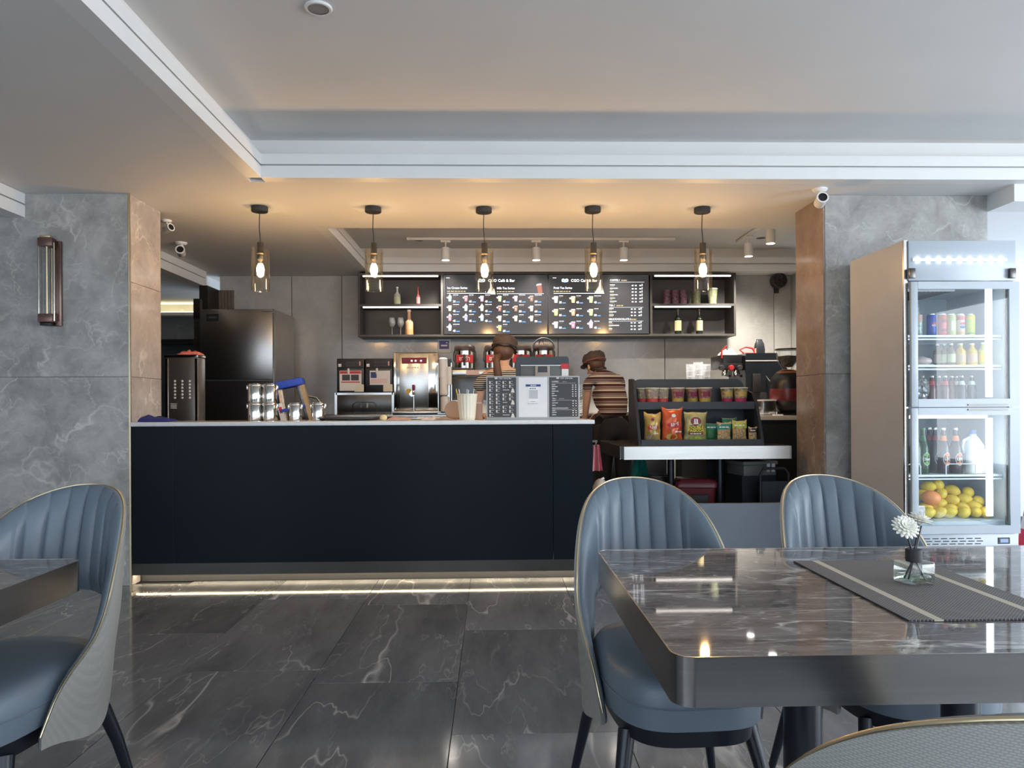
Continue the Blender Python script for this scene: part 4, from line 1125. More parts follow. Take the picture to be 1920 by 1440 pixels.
# ------------------------------------------------------------------ things on the front counter
ZC = 1.05
def canister(label, px, Y, z, w, h, dent=0):
    r = w / 2
    t = thing('steel_canister', label, 'canister', (XA(px, Y), Y, z), group='steel storage canisters on the bar')
    lt('wall', [(0, 0), (r * .97, 0), (r, .006), (r, h * .84), (r * .97, h * .86)], 'chrome', t, n=32, cap=False)
    lt('lid', [(r * 1.03, h * .85), (r * 1.06, h * .87), (r * 1.06, h * .92), (r * .98, h * .96), (0, h * .965)], 'chrome', t, n=32, cap=False)
    lt('lid_ring', [(r * .9, h * .96), (r * .92, h), (r * .84, h), (r * .82, h * .96)], 'steel', t, n=32, cap=False)
    for s in (-1, 1):
        bx('clip', s * r * 1.04 - .007, s * r * 1.04 + .007, -.012, .012, h * .68, h * .93, 'chrome', t, .002)
    return t
cw_, chh = .108, .136
canister('steel canister at lower left of the four stacked canisters', 479, 5.55, ZC, cw_, chh)
canister('steel canister at lower right of the four stacked canisters', 506, 5.55, ZC, cw_, chh)
canister('steel canister at upper left of the four stacked canisters', 479, 5.55, ZC + chh + .0005, cw_, chh)
canister('steel canister at upper right of the four stacked canisters', 506, 5.55, ZC + chh + .0005, cw_, chh)
canister('single steel canister standing in front of the blue step ladder', 554, 5.5, ZC, .092, .130)
canister('single steel canister right of the blue step ladder', 597, 5.5, ZC, .100, .134)
# step ladder
Yl = 6.15
sl = thing('step_ladder', 'aluminium step ladder with a blue plastic top behind the counter', 'ladder', (XA(602, Yl), Yl, .15), R(8))
sl.rotation_euler = (0, R(-12), R(8))
hL = (ZA(716, Yl, 548) - .15) / math.cos(R(12))
for s, n_ in ((-1, 'rail'), (1, 'rail')):
    for y0, y1 in ((-.10, -.045), (.12, .05)):
        bm = nb(); tube(bm, [(s * .15, y0, 0), (s * .085, y1, hL - .03)], .030, 4); obj(n_, bm, 'steel', sl)
for k in range(4):
    z = .22 + k * .26; f = z / hL; w = .15 - .065 * f
    bx('step', -w, w, -.10 + .055 * f - .045, -.10 + .055 * f + .045, z, z + .022, 'blue' if k == 3 else 'steel', sl)
bx('top_cap', -.13, .12, -.10, .10, hL - .05, hL + .012, 'blue', sl, .015)
bx('side_flap', -.17, -.10, -.09, .07, hL - .12, hL - .01, 'blue', sl, .02)
bx('sticker', -.115, -.075, -.092, -.086, hL - .34, hL - .16, 'paper', sl); bx('sticker', -.108, -.085, -.094, -.091, hL - .24, hL - .19, 'red', sl)
# hose
hs_ = thing('hose', 'thin grey hose arching over behind the single canister', 'hose', (XA(585, 6.6), 6.6, ZA(742, 6.6) - .6))
tb('tube', [(-.12, 0, .50), (-.09, 0, .585), (-.03, 0, .605), (.04, 0, .59), (.08, 0, .54), (.10, 0, .45), (.10, .05, -.2), (.10, .05, -.44)], .009, 'steel', hs_, 8)
# tray
ty = thing('serving_tray', 'dark oval serving tray lying on the worktop', 'tray', (XA(655, 5.5), 5.5, ZC))
bm = nb()
prof = [(.0, .004), (.86, .004), (1.0, .016), (1.0, .020), (.84, .010), (0, .010)]
rings = [[bm.verts.new((.235 * r_ * math.cos(2 * PI * k / 40), .15 * r_ * math.sin(2 * PI * k / 40), z)) for k in range(40)] for r_, z in prof[1:-1]]
for a, b in zip(rings, rings[1:]):
    for k in range(40): bm.faces.new((a[k], a[(k + 1) % 40], b[(k + 1) % 40], b[k]))
bm.faces.new(rings[0]); bm.faces.new(rings[-1]); obj('dish', bm, 'darkgrey', ty, True, 50)
tb('rim', [(.235 * math.cos(2 * PI * k / 40), .15 * math.sin(2 * PI * k / 40), .018) for k in range(40)], .003, 'darksteel', ty, 6, True)
# wrapped snacks / paper packets lying on the counter
for px, w, mt, lb in ((748, .17, flat('wrapper', (.50, .30, .25)), 'flat brownish wrapped packet on the worktop nearest the tray'), (806, .11, flat('wrapperpale', (.72, .60, .58)), 'pale paper packet on the worktop in front of the boiler'), (832, .13, flat('wrapperdark', (.34, .24, .18)), 'brown wrapped packet on the worktop beside the white bin')):
    cloth('paper_packet', lb, (XA(px, 5.38), 5.38, ZC), w, .12, .024, mt, px, 'packet')
lem = nb(); ball(lem, (0, 0, .021), .026, .022, .021); o = obj('lemon_piece', lem, flat('lemoncut', (.72, .6, .32)), None, True, 80); o.location = (XA(719, 5.30), 5.30, ZC); tag(o, 'pale round piece of fruit on the worktop beside the tray', 'fruit')
wbd = thing('steel_lid_tray', 'long steel tray lying behind the packets on the worktop', 'tray', (XA(790, 5.66), 5.66, ZC))
bx('pan', -.19, .19, -.09, .09, .0, .018, 'steel', wbd, .004); bx('rim', -.20, .20, -.10, .10, .018, .023, 'chrome', wbd, .002); bx('label_strip', -.02, .15, -.102, -.100, .004, .019, 'cream', wbd)
# small wooden hand fan shaped board leaning behind the bin
pd = thing('wooden_paddle', 'round light wooden board standing behind the white ribbed bin', 'board', (XA(851, 5.60), 5.60, ZC))
lt('disc', [(0, -.008), (.068, -.008), (.071, 0), (.068, .008), (0, .008)], 'tan', pd, (0, 0, .071), 28, 'Y', cap=False); bx('foot', -.03, .03, -.02, .02, 0, .012, 'wood', pd)
# ribbed bin with straws
rb = thing('ribbed_bin', 'cream ribbed plastic bin holding straws and stirrers on the worktop', 'bin', (XA(876, 5.42), 5.42, ZC))
bm = nb(); n = 72; hb = ZA(738, 5.42) - ZC
rows = []
for z, r_ in ((.0, .055), (.012, .056), (hb * .25, .060), (hb * .94, .072), (hb * .95, .076), (hb, .076), (hb, .072), (.02, .052)):
    rows.append([bm.verts.new(((r_ + (.0022 if (k // 2) % 2 and .01 < z < hb * .945 and r_ != .052 else 0)) * math.cos(2 * PI * k / n), (r_ + (.0022 if (k // 2) % 2 and .01 < z < hb * .945 and r_ != .052 else 0)) * math.sin(2 * PI * k / n), z)) for k in range(n)])
for a, b in zip(rows, rows[1:]):
    for k in range(n): bm.faces.new((a[k], a[(k + 1) % n], b[(k + 1) % n], b[k]))
bm.faces.new(rows[0]); bm.faces.new(rows[-1]); obj('bin_wall', bm, 'cream', rb)
for k, (x, mt, dx) in enumerate(((-.06, 'yellow', -.02), (-.045, 'cream', -.015), (-.05, 'tan', -.03), (.0, 'white', .01), (.01, 'steel', -.012), (.03, 'white', .02))):
    tb('straw', [(x * .6, .0, .03), (x + dx, .005 * k, hb + .03 + .004 * (k % 3))], .0035, mt, rb, 6)
bn2 = thing('paper_holder', 'pinkish napkin holder half hidden behind the ribbed bin', 'holder', (XA(899, 5.5), 5.5, ZC))
bx('box', -.03, .022, -.04, .05, 0, .118, flat('blush', (.58, .40, .33)), bn2, .004); bx('napkin', -.025, .018, -.035, .045, .118, .127, 'paper', bn2)
# till
pt = thing('till', 'black point of sale till seen from behind on the counter', 'till', (XA(1017, 5.62), 5.62, ZC))
w = (XA(1067, 5.62) - XA(968, 5.62)) / 2; z0, z1 = ZA(706, 5.62) - ZC - .06, ZA(669, 5.62) - ZC
bm = nb(); prism(bm, rrect(-w, w, z0, z1, .022), -.02, .03); bm.transform(Matrix.Translation((0, 0, 0))); hs2 = obj('monitor', bm, flat('tillcase', (.03, .036, .04), .4), pt)
bx('rear_plate', -w + .035, w - .03, -.028, -.02, z0 + .01, z1 - .065, flat('tillplate', (.10, .11, .11), .4), pt, .003)
bx('rear_frame_line', -w + .035, w - .03, -.031, -.028, z1 - .069, z1 - .065, 'steel', pt)
bx('neck', -.055, .055, -.045, -.02, .02, z1 - .072, flat('tillneck', (.33, .31, .29), .4), pt, .004)
bx('neck_window', -.035, .035, -.048, -.045, z1 - .12, z1 - .075, 'black', pt)
bx('foot', -.12, .12, -.09, .10, 0, .02, 'darkgrey', pt, .006)
bx('sticker', w - .060, w - .004, -.034, -.0285, z1 - .095, z1 - .055, 'red', pt); bx('sticker', w - .055, w - .004, -.034, -.0285, z0, z1 - .095, 'paper', pt)
# menu stand: three framed sheets
Yn = 5.36
ms = thing('menu_stand', 'three-part grey framed menu board standing on the counter before the till', 'menu stand', (XA(998, Yn), Yn, ZC))
ox = ms.location.x
def NX(u): return at(900 + u * 195 / 1920, 745, Yn).x - ox
hN = ZA(705, Yn, 998) - ZC
V = (NX(1000) - NX(0)) / 1000
def NZ(v): return hN - (v - 100) * V
x0, x1 = NX(115), NX(1840)
bx('frame', x0, x1, 0, .014, .0, hN, flat('silverframe', (.42, .43, .43), .4), ms, .003)
bx('foot', x0 + .02, x1 - .02, .014, .09, 0, .006, 'silverframe', ms)
sheetw = []
for a, b, mt in ((140, 668, 'darkgrey'), (712, 1240, 'paper'), (1282, 1812, 'darkgrey')):
    s_ = bx('sheet', NX(a), NX(b), -.003, 0, NZ(858), NZ(125), flat('menusheet', (.045, .044, .044), .5) if mt != 'paper' else 'paper', ms); sheetw.append(s_)
yn = -.0038
w_, b_ = nb(), nb()
for (lx, sh_) in ((300, 0), (1435, 2)):
    logo(w_, b_, NX(lx), NZ(140), 22 * V, yn); text_into(w_, LOGO_BRAND, 34 * V, NX(lx + 45), yn, NZ(155), 'LEFT', .01)
pics = nb(); rws = (220, 290, 360, 450, 522, 590, 675, 750, 822)
for r_i, v in enumerate(rws):
    for c_i, u in enumerate((185, 308, 430, 552)):
        if (r_i in (2, 5) and c_i > 1) or (r_i == 8 and c_i > 0): continue
        x, z = NX(u), NZ(v); poly(pics, [(x - 14 * V, z + 26 * V), (x - 10 * V, z - 26 * V), (x + 10 * V, z - 26 * V), (x + 14 * V, z + 26 * V)], yn)
        bars(w_, NX(u + 26), NZ(v - 20), 1, 42 * V, 5 * V, 4 * V, v + u, yn); bars(w_, NX(u + 26), NZ(v + 24), 1, 30 * V, 8 * V, 4 * V, v + u + 1, yn)
for v in (360, 590, 822): bars(w_, NX(420), NZ(v), 3, 34 * V, 10 * V, 4 * V, v, yn)
for u, v in ((600, 370), (600, 590), (600, 830)): poly(pics, [(NX(u - 30), NZ(v + 35)), (NX(u + 40), NZ(v + 35)), (NX(u + 20), NZ(v - 40)), (NX(u - 10), NZ(v - 40))], yn)
def nf(u, v): return NX(u), NZ(v)
obj('lettering', w_, 'paper', sheetw[0]); obj('logo_ring', b_, flat('logoblue', (.5, .55, .62)), sheetw[0]); obj('menu_picture', pics, flat('picpale', (.72, .66, .60)), sheetw[0])
drink_list(lambda o: setattr(o, 'parent', sheetw[2]), nf, [('COFFEE /', 1325, 215, (268, 305, 345, 388, 430, 470), 1770), ('TEA /', 1330, 530, (560, 605, 648), 1765), ('MILK/CHOCOLATE /', 1330, 708, (740, 778, 822), 1765)], V * .8, yn, 'paper', flat('menusmall', (.28, .27, .26)))
# payment sheet: blue band, frame and captions (the code itself is left blank)
bx('blue_band', NX(845), NX(1120), -.005, -.003, NZ(295), NZ(255), 'navy', sheetw[1])
bm = nb(); bars(bm, NX(930), NZ(283), 3, 30 * V, 16 * V, 6 * V, 2, -.0054); obj('lettering', bm, 'paper', sheetw[1])
bx('code_card', NX(890), NX(1085), -.0046, -.003, NZ(560), NZ(300), flat('cardwhite', (.85, .85, .85)), sheetw[1])
bx('blank_field', NX(905), NX(1068), -.0054, -.0046, NZ(520), NZ(358), flat('fieldgrey', (.52, .52, .53)), sheetw[1])
bm = nb(); bars(bm, NX(915), NZ(340), 3, 40 * V, 14 * V, 8 * V, 9, -.0054); bars(bm, NX(940), NZ(572), 3, 26 * V, 6 * V, 5 * V, 3, -.0038); bars(bm, NX(880), NZ(615), 3, 60 * V, 6 * V, 10 * V, 8, -.0038); obj('small_print', bm, 'darkgrey', sheetw[1])
# ------------------------------------------------------------------ display table with snack rack
dt = thing('display_table', 'steel-edged marble display table carrying the black snack rack', 'table', (1.59, 5.95, .15))
dz = .842 - .15
def dloc(o): o.parent = dt; return o
Y0, Y1 = 5.50 - 5.95, 6.55 - 5.95
xl, xr_ = .951 - 1.59, 2.21 - 1.59
bm = nb(); prism(bm, [(xl + .015, Y0), (xr_, Y0), (xr_, Y1), (xl, Y1), (xl, Y0 + .02)], dz - .03, dz, 'Z'); obj('marble_top', bm, 'tablemarble', dt)
bx('front_band', xl + .02, xr_, Y0 - .004, Y0, dz - .095, dz + .001, 'steel', dt)
bx('side_band', xl - .004, xl, Y0 + .03, Y1, dz - .095, dz + .001, 'steel', dt)
bx('side_band', xr_, xr_ + .012, Y0 - .004, Y1, dz - .095, dz + .001, 'steelb', dt)
bx('corner_infill', xl, xl + .02, Y0, Y0 + .03, dz - .09, dz - .001, 'black', dt)
bx('apron_board', xl + .01, xr_ - .01, Y0 + .03, Y1 - .01, dz - .09, dz - .03, 'blackmat', dt)
for px, yy_ in ((1257, 6.05), (1349, 5.95)):
    lt('pillar', [(.028, .012), (.028, dz - .09)], 'leg', dt, (XA(px, yy_) - 1.59, yy_ - 5.95, 0), 20)
    bm = nb(); prism(bm, rrect(XA(px, yy_) - 1.59 - .12, XA(px, yy_) - 1.59 + .12, yy_ - 5.95 - .2, yy_ - 5.95 + .2, .02), 0, .012, 'Z'); obj('base_plate', bm, 'leg', dt)
rk = thing('snack_rack', 'black two-tier snack display rack on the steel-edged table', 'rack', (1.56, 5.62, .842))
zt = 1.36 - .842
rx0, rx1 = 1.105 - 1.56, 2.063 - 1.56
side = [(0, 0), (.42, 0), (.42, zt - .04)] + [(.42 - .04 * (1 - math.cos(a)), zt - .04 + .04 * math.sin(a)) for a in [PI / 2 * k / 5 for k in range(1, 6)]]
sideR = [(0, 0), (.42, 0), (.42, .36)] + [(.42 - .10 * (1 - math.cos(a)) , .36 + .06 * math.sin(a)) for a in [PI / 2 * k / 6 for k in range(1, 7)]] + [(.22, .40), (.12, .30), (.03, .10)]
sideL = [(0, 0), (.42, 0), (.42, zt)] + [(.30 - .12 * math.sin(a), zt - .12 * (1 - math.cos(a))) for a in [PI / 2 * k / 6 for k in range(0, 7)]] + [(.08, .20)]
bm = nb(); prism(bm, sideL, rx0, rx0 + .02, 'X'); obj('side_panel', bm, 'rackblack', rk)
bm = nb(); prism(bm, sideR, rx1 - .02, rx1, 'X'); obj('side_panel', bm, 'rackblack', rk)
bm = nb()
pl = [(rx0 + .02, 0), (rx1 - .02, 0), (rx1 - .02, zt - .09)] + [(rx1 - .02 - .07 + .07 * math.cos(a), zt - .07 + .07 * math.sin(a)) for a in [PI / 2 * k / 6 for k in range(0, 7)]] + [(rx0 + .09 - .07 * math.sin(a), zt - .07 + .07 * math.cos(a)) for a in [PI / 2 * k / 6 for k in range(0, 7)]]
prism(bm, pl, .40, .42); obj('back_panel', bm, 'rackblack', rk)
bx('base_tray', rx0 + .02, rx1 - .02, .0, .40, 0, .018, 'rackblack', rk); bx('base_lip', rx0 + .02, rx1 - .02, .0, .015, .018, .045, 'rackblack', rk)
zsf = ZA(757, 5.80) - .842
bx('upper_shelf', rx0 + .02, rx1 - .02, .16, .40, zsf - .02, zsf, 'rackblack', rk); bx('upper_lip', rx0 + .02, rx1 - .02, .145, .16, zsf - .05, zsf + .008, 'rackblack', rk)
zA_, zB_ = .842 + zsf, .842 + .018
def noodle(label, px, lo, acc, y=5.87, seed=0):
    t = thing('noodle_cup', label, 'noodle cup', (XA(px, y), y, zA_), group='instant noodle cups on the rack')
    h = .120
    lt('cup', [(0, 0), (.041, 0), (.0425, .004), (.053, h * .94)], 'noodleprint%d' % acc, t, n=28, cap=False)
    lt('foil_lid', [(.0535, h * .93), (.0575, h * .95), (.0575, h * .98), (.053, h), (0, h)], 'cream', t, n=28, cap=False)
    bm = nb(); 
    A = []
    for i in range(13):
        a = R(-175 + 170 * i / 12); A.append([bm.verts.new(((.0432 + (.053 - .0425) * z / h) * math.cos(a), (.0432 + (.053 - .0425) * z / h) * math.sin(a), z)) for z in (.006, .036)])
    for p, q in zip(A, A[1:]): bm.faces.new((p[0], q[0], q[1], p[1]))
    obj('colour_band', bm, lo, t, True)
    bm = nb(); A = []
    for i in range(7):
        a = R(-125 + 70 * i / 6); A.append([bm.verts.new(((.0438 + (.053 - .0425) * z / h) * math.cos(a), (.0438 + (.053 - .0425) * z / h) * math.sin(a), z)) for z in (.048, .088)])
    for p, q in zip(A, A[1:]): bm.faces.new((p[0], q[0], q[1], p[1]))
    obj('picture', bm, ['wrapperdark', 'maroon', 'gold'][acc], t, True)
    return t
M['noodleprint0'] = pbr('noodle_print_cream', (.42, .36, .24), .3, var=.6, vscale=55)
M['noodleprint1'] = pbr('noodle_print_brown', (.30, .17, .13), .3, var=.6, vscale=55)
M['noodleprint2'] = pbr('noodle_print_mixed', (.28, .24, .15), .3, var=.7, vscale=45)
flat('magenta', (.42, .03, .10)); flat('mustard', (.50, .33, .06)); flat('coralred', (.62, .07, .06))
for px, lo, acc, lb, y in ((1206, 'coralred', 0, 'leftmost instant noodle cup on the rack, half behind its neighbour', 5.93), (1223, 'coralred', 0, 'red banded noodle cup, second from the left on the rack', 5.86), (1242, 'coralred', 0, 'red banded noodle cup, third from the left on the rack', 5.90),
                       (1271, 'mustard', 1, 'brown noodle cup with mustard band standing alone in the middle', 5.86), (1299, 'mustard', 1, 'mustard banded noodle cup behind its larger right neighbour', 5.93), (1322, 'mustard', 1, 'mustard banded noodle cup, third from the right on the rack', 5.86),
                       (1364, 'magenta', 2, 'magenta banded noodle cup, second from the right on the rack', 5.92), (1389, 'magenta', 2, 'magenta banded noodle cup at the right end of the rack', 5.86)):
    noodle(lb, px, lo, acc, y)
# pillow bags
def pillow(u, v, t):
    return t * max(0, (1 - abs(u) ** 2.2)) ** .7 * max(0, (1 - abs(v) ** 2.6)) ** .7
def snack_bag(name, label, px, Y, w, h, mat, t=.035, cat='snack bag', group=None, tiltz=0.0, seed=0, z=None):
    o = thing(name, label, cat, (XA(px, Y), Y, zB_ if z is None else z), tiltz, group)
    bm = nb(); nx, nz = 14, 18; F_, K = [], []
    def wob(u, v): return .30 * t * mnoise.noise(Vector((u * 2.2 + seed, v * 2.6, seed))) + .12 * t * mnoise.noise(Vector((u * 6 + seed, v * 7, seed)))
    for side, store in ((-1, F_), (1, K)):
        for j in range(nz + 1):
            row = []
            for i in range(nx + 1):
                u, v = -1 + 2 * i / nx, -1 + 2 * j / nz
                pinch = .90 + .10 * abs(v) ** 2.5 + .015 * math.sin(v * 7 + seed)
                row.append(bm.verts.new((u * w / 2 * pinch + .035 * w * mnoise.noise(Vector((v * 2.2, seed * 1.7, u))), side * (pillow(u, v, t) + .0012 + wob(u, v) * (1 - abs(v))), h * (v + 1) / 2 + h * .045 * mnoise.noise(Vector((u * 1.6, seed * 2.3, 4))) * max(0, v) ** 2 + h * .05 * abs(u) ** 3 * max(0, v) ** 3)))
            store.append(row)
    for st, fl in ((F_, 0), (K, 1)):
        for a, b in zip(st, st[1:]):
            for i in range(nx):
                q = (a[i], a[i + 1], b[i + 1], b[i]); bm.faces.new(q if not fl else tuple(reversed(q)))
    for j in range(nz):
        bm.faces.new((F_[j][0], F_[j + 1][0], K[j + 1][0], K[j][0])); bm.faces.new((F_[j][-1], K[j][-1], K[j + 1][-1], F_[j + 1][-1]))
    for i in range(nx):
        bm.faces.new((F_[0][i], K[0][i], K[0][i + 1], F_[0][i + 1])); bm.faces.new((F_[-1][i], F_[-1][i + 1], K[-1][i + 1], K[-1][i]))
    obj('bag', bm, mat, o, True, 70)
    def decal(nm, shape, m, lift=.0022):
        """shape: bmesh in the x-z plane (bag coordinates, metres) laid on the bulging front"""
        bmesh.ops.subdivide_edges(shape, edges=[e for e in shape.edges if e.calc_length() > .012], cuts=2, use_grid_fill=True)
        for v_ in shape.verts:
            u, vv = v_.co.x / (w / 2), v_.co.z / h * 2 - 1
            v_.co.y = -(pillow(max(-1, min(1, u)), max(-1, min(1, vv)), t) + .0012 + wob(u, vv) * (1 - abs(vv))) - lift
        return obj(nm, shape, m, o)
    bm = nb(); quad(bm, -w / 2 * .94, w / 2 * .94, h * .965, h * .985, 0); decal('crimp', bm, 'chrome' if 'clear' in name else 'foilpale', .001)
    return o, decal
flat('foilpale', (.62, .58, .45), .3)
M['bag_gold'] = pbr('bag_gold_foil', (.50, .34, .10), .28, .3, var=.25, vscale=14)
M['bag_orange'] = pbr('bag_orange_foil', (.62, .10, .03), .28, .2, var=.25, vscale=14)
M['bag_nuts'] = pbr('bag_olive_foil', (.40, .36, .15), .3, .2, var=.35, vscale=25)
M['nuts'] = pbr('peanuts', (.50, .33, .15), .5, var=.6, vscale=90, bump=.5, bscale=120)
def ell(bm, x, z, rx, rz, n=20): poly(bm, [(x + rx * math.cos(2 * PI * k / n), z + rz * math.sin(2 * PI * k / n)) for k in range(n)], 0)
YG = 5.71
W_ = lambda a, b: XA(b, YG) - XA(a, YG)
def lays(label, px, w, h, m, ang, acc, seed):
    o, dec = snack_bag('chips_bag', label, px, YG, w, h, m, .044, 'snack bag', None, ang, seed)
    bm = nb(); ell(bm, .005, h * .52, w * .33, h * .085); dec('logo_oval', bm, 'red', .0020)
    bm = nb(); text_into(bm, 'เลย์', h * .17, .005, 0, h * .485, 'CENTER', .02); dec('lettering', bm, 'paper', .0030)
    bm = nb(); ell(bm, .0, h * .80, w * .10, h * .05); dec('badge', bm, 'maroon' if acc else 'paper', .002)
    bm = nb(); ell(bm, -.012, h * .18, w * .26, h * .10); dec('chips_picture', bm, 'gold' if not acc else 'wrapperdark', .002)
    bm = nb(); bars(bm, w * .05, h * .31, 2, w * .14, h * .035, w * .03, seed, 0); dec('small_print', bm, 'paper', .0028)
def dummy(): pass
lays('gold crisps bag at the left of the lower rack tier', 1223, W_(1207, 1239), .225, 'bag_gold', R(-8), 1, 3)
lays('orange-red crisps bag, second from the left on the lower rack tier', 1260, W_(1240, 1281), .262, 'bag_orange', R(4), 0, 5)
o, dec = snack_bag('peanut_bag', 'olive peanut bag with a dark red oval badge and yellow lettering', 1303, YG, W_(1281, 1325), .232, 'bag_nuts', .034, 'snack bag', None, R(-3), 9)
bm = nb(); ell(bm, 0, .165, .040, .032); dec('badge', bm, 'maroon', .002)
bm = nb(); poly(bm, [(-.014, .15), (-.004, .15), (-.002, .185), (-.012, .183)], 0); poly(bm, [(.004, .15), (.014, .15), (.016, .178), (.003, .186)], 0); poly(bm, [(-.02, .143), (.02, .143), (.02, .151), (-.02, .151)], 0); dec('badge_print', bm, 'paper', .003)
bm = nb(); quad(bm, -.056, .056, .080, .134, 0); dec('text_panel', bm, flat('olive_dark', (.07, .08, .02)), .002)
bm = nb(); text_into(bm, 'DOUBLE', .030, 0, 0, .108, 'CENTER', .03); text_into(bm, 'PAGODA', .030, 0, 0, .084, 'CENTER', .03); dec('lettering', bm, flat('bright_yellow', (.85, .68, .05)), .0035)
bm = nb(); quad(bm, -.055, .055, .062, .079, 0); dec('red_band', bm, 'maroon', .002); bm = nb(); bars(bm, -.045, .066, 4, .018, .008, .004, 6, 0); dec('small_print', bm, 'paper', .003)
bm = nb(); ell(bm, .0, .032, .045, .018); dec('green_print', bm, 'lime', .002)
for k, (px, w, h, hd, lb, yy_) in enumerate(((1334, .10, .145, 'teal', 'dark green packet leaning at the back beside the peanut bag', 5.80), (1357, .115, .150, 'teal', 'clear nut packet with a teal header, middle of the lower tier', 5.70), (1386, .115, .165, 'lime', 'clear nut packet with a light green header, right of the teal one', 5.74), (1367, .12, .185, 'green', 'tall green packet standing behind the clear nut packets', 5.83), (1411, .075, .115, 'ink', 'small clear nut packet with a dark header at the right end', 5.71))):
    o, dec = snack_bag('nut_packet', lb, px, yy_, w, h, 'green' if k in (0, 3) else 'nuts', .022, 'snack bag', 'nut packets on the rack', R((-6, 4, -5, 2, 8)[k]), 11 + k)
    bm = nb(); quad(bm, -w * .47, w * .47, h * .66, h * .95, 0); dec('header', bm, hd, .0015)
    bm = nb(); bars(bm, -w * .36, h * .76, 3, w * .18, h * .06, w * .04, k, 0); dec('small_print', bm, 'paper', .0028)

# ------------------------------------------------------------------ right back counter with coffee machine and grinder
rc = thing('coffee_counter', 'dark cabinet counter with a pale top under the coffee machine', 'counter', (2.75, 7.35, .15))
bx('top', -.85, .66, -.72, .45, .86, .90, 'quartz', rc, .003); bx('cabinet', -.83, .66, -.70, .45, 0, .86, 'rackblack', rc)
for k in range(3): bx('door', -.82 + k * .49, -.345 + k * .49, -.715, -.70, .06, .82, flat('cabdoor', (.02, .026, .033), .4), rc)
ZR = 1.05
Yk = 7.25
cm = thing('espresso_machine', 'black two-group espresso machine on the right back counter', 'coffee machine', (XA(1405, Yk), Yk, ZR))
x0, x1 = XA(1392, Yk) - cm.location.x, XA(1467, Yk) - cm.location.x
zz = lambda py: ZA(py, Yk, 1410) - ZR
xL = XA(1345, Yk) - cm.location.x
bm = nb(); prism(bm, [(x0, zz(735)), (x1, zz(735)), (x1 + .01, zz(692)), (x1 - .06, zz(678)), (x0, zz(678))], -.10, .42); obj('side_housing', bm, flat('espressoblue', (.018, .024, .032), .35), cm)
bm = nb(); prism(bm, [(x0 + .005, zz(676)), (x1 - .06, zz(676)), (x1 - .08, zz(663)), (x0 + .01, zz(663))], -.08, .42); obj('cup_rail_housing', bm, 'espressoblue', cm)
bx('chrome_line', x0, x1 - .05, -.102, -.098, zz(678.5), zz(676.5), 'white', cm)
bx('boiler_body', xL + .06, x0, .0, .42, zz(690), zz(665), 'black', cm, .01)
bx('front_bar', xL + .03, x0, -.04, .0, zz(694), zz(682), 'black', cm, .006)
for px in (1350, 1368, 1384): lt('control_knob', [(.022, -.075), (.026, -.07), (.026, -.04)], 'darkgrey' if px != 1368 else 'red', cm, (XA(px, Yk) - cm.location.x, 0, zz(690)), 14, 'Y')
for px in (1359, 1380):
    x = XA(px, Yk) - cm.location.x
    lt('group_head', [(.034, zz(705)), (.036, zz(700)), (.030, zz(694))], 'chrome', cm, (x, -.01, 0), 18); tb('portafilter_handle', [(x, -.03, zz(703)), (x, -.16, zz(706))], .013, 'black', cm, 8)
tb('steam_wand', [(x1 - .20, -.11, zz(706)), (x1 - .17, -.13, zz(716)), (x1 - .14, -.13, zz(733))], .007, 'chrome', cm, 8)
bx('steam_arm', x0 + .06, x0 + .14, -.125, -.10, zz(735), zz(702), 'blackmat', cm, .006)
bx('base', xL + .06, x1, -.10, .42, .03, zz(735), 'blackmat', cm, .006); bx('drip_tray', xL + .05, x0, -.16, .30, .05, .085, 'steel', cm, .004)
for x in (xL + .10, x1 - .05):
    for y in (-.05, .35): lt('foot', [(.022, 0), (.018, .03)], 'chrome', cm, (x, y, 0), 12)
tb('frame_tube', [(xL + .03, -.05, zz(672)), (xL + .03, -.05, zz(658)), (xL + .08, -.05, zz(650))], .010, 'red', cm, 8)
ztop = ZR + zz(665)
towel = cloth('towel', 'white towel folded on top of the espresso machine', (XA(1373, Yk), Yk + .15, ztop), .16, .16, .10, 'white', 4)
rc_ = thing('red_cup_rack', 'red handled cup tool on top of the espresso machine', 'tool', (XA(1414, Yk), Yk + .12, ZR + zz(663)))
tb('ring', [(.055 * math.cos(a), .055 * math.sin(a), .008) for a in [2 * PI * k / 20 for k in range(20)]], .008, 'red', rc_, 8, True); tb('handle', [(-.055, 0, .008), (-.10, 0, .045), (-.04, 0, .075), (.03, 0, .06), (.055, 0, .01)], .009, 'red', rc_, 8)
bagp = thing('coffee_bag', 'black coffee bag standing on the espresso machine', 'bag', (XA(1434, Yk), Yk + .14, ZR + zz(663)))
hb = zz(634) - zz(663)
bm = nb()
lv = [(0, .050, .035), (.3, .052, .036), (.7, .044, .026), (.92, .030, .008), (1, .026, .004)]
rings = [[bm.verts.new((a * math.copysign(abs(math.cos(q)) ** .5, math.cos(q)), b * math.copysign(abs(math.sin(q)) ** .5, math.sin(q)), z * hb)) for q in [2 * PI * k / 24 for k in range(24)]] for z, a, b in lv]
for a, b in zip(rings, rings[1:]):
    for k in range(24): bm.faces.new((a[k], a[(k + 1) % 24], b[(k + 1) % 24], b[k]))
bm.faces.new(rings[0]); bm.faces.new(rings[-1]); obj('pouch', bm, pbr('pouch_black', (.03, .033, .04), .3), bagp, True, 50); bx('fold_clip', -.028, .028, -.006, .006, hb * .95, hb * 1.0, 'ink', bagp); bx('side_tab', -.058, -.03, -.03, .0, .01, .06, 'tan', bagp)
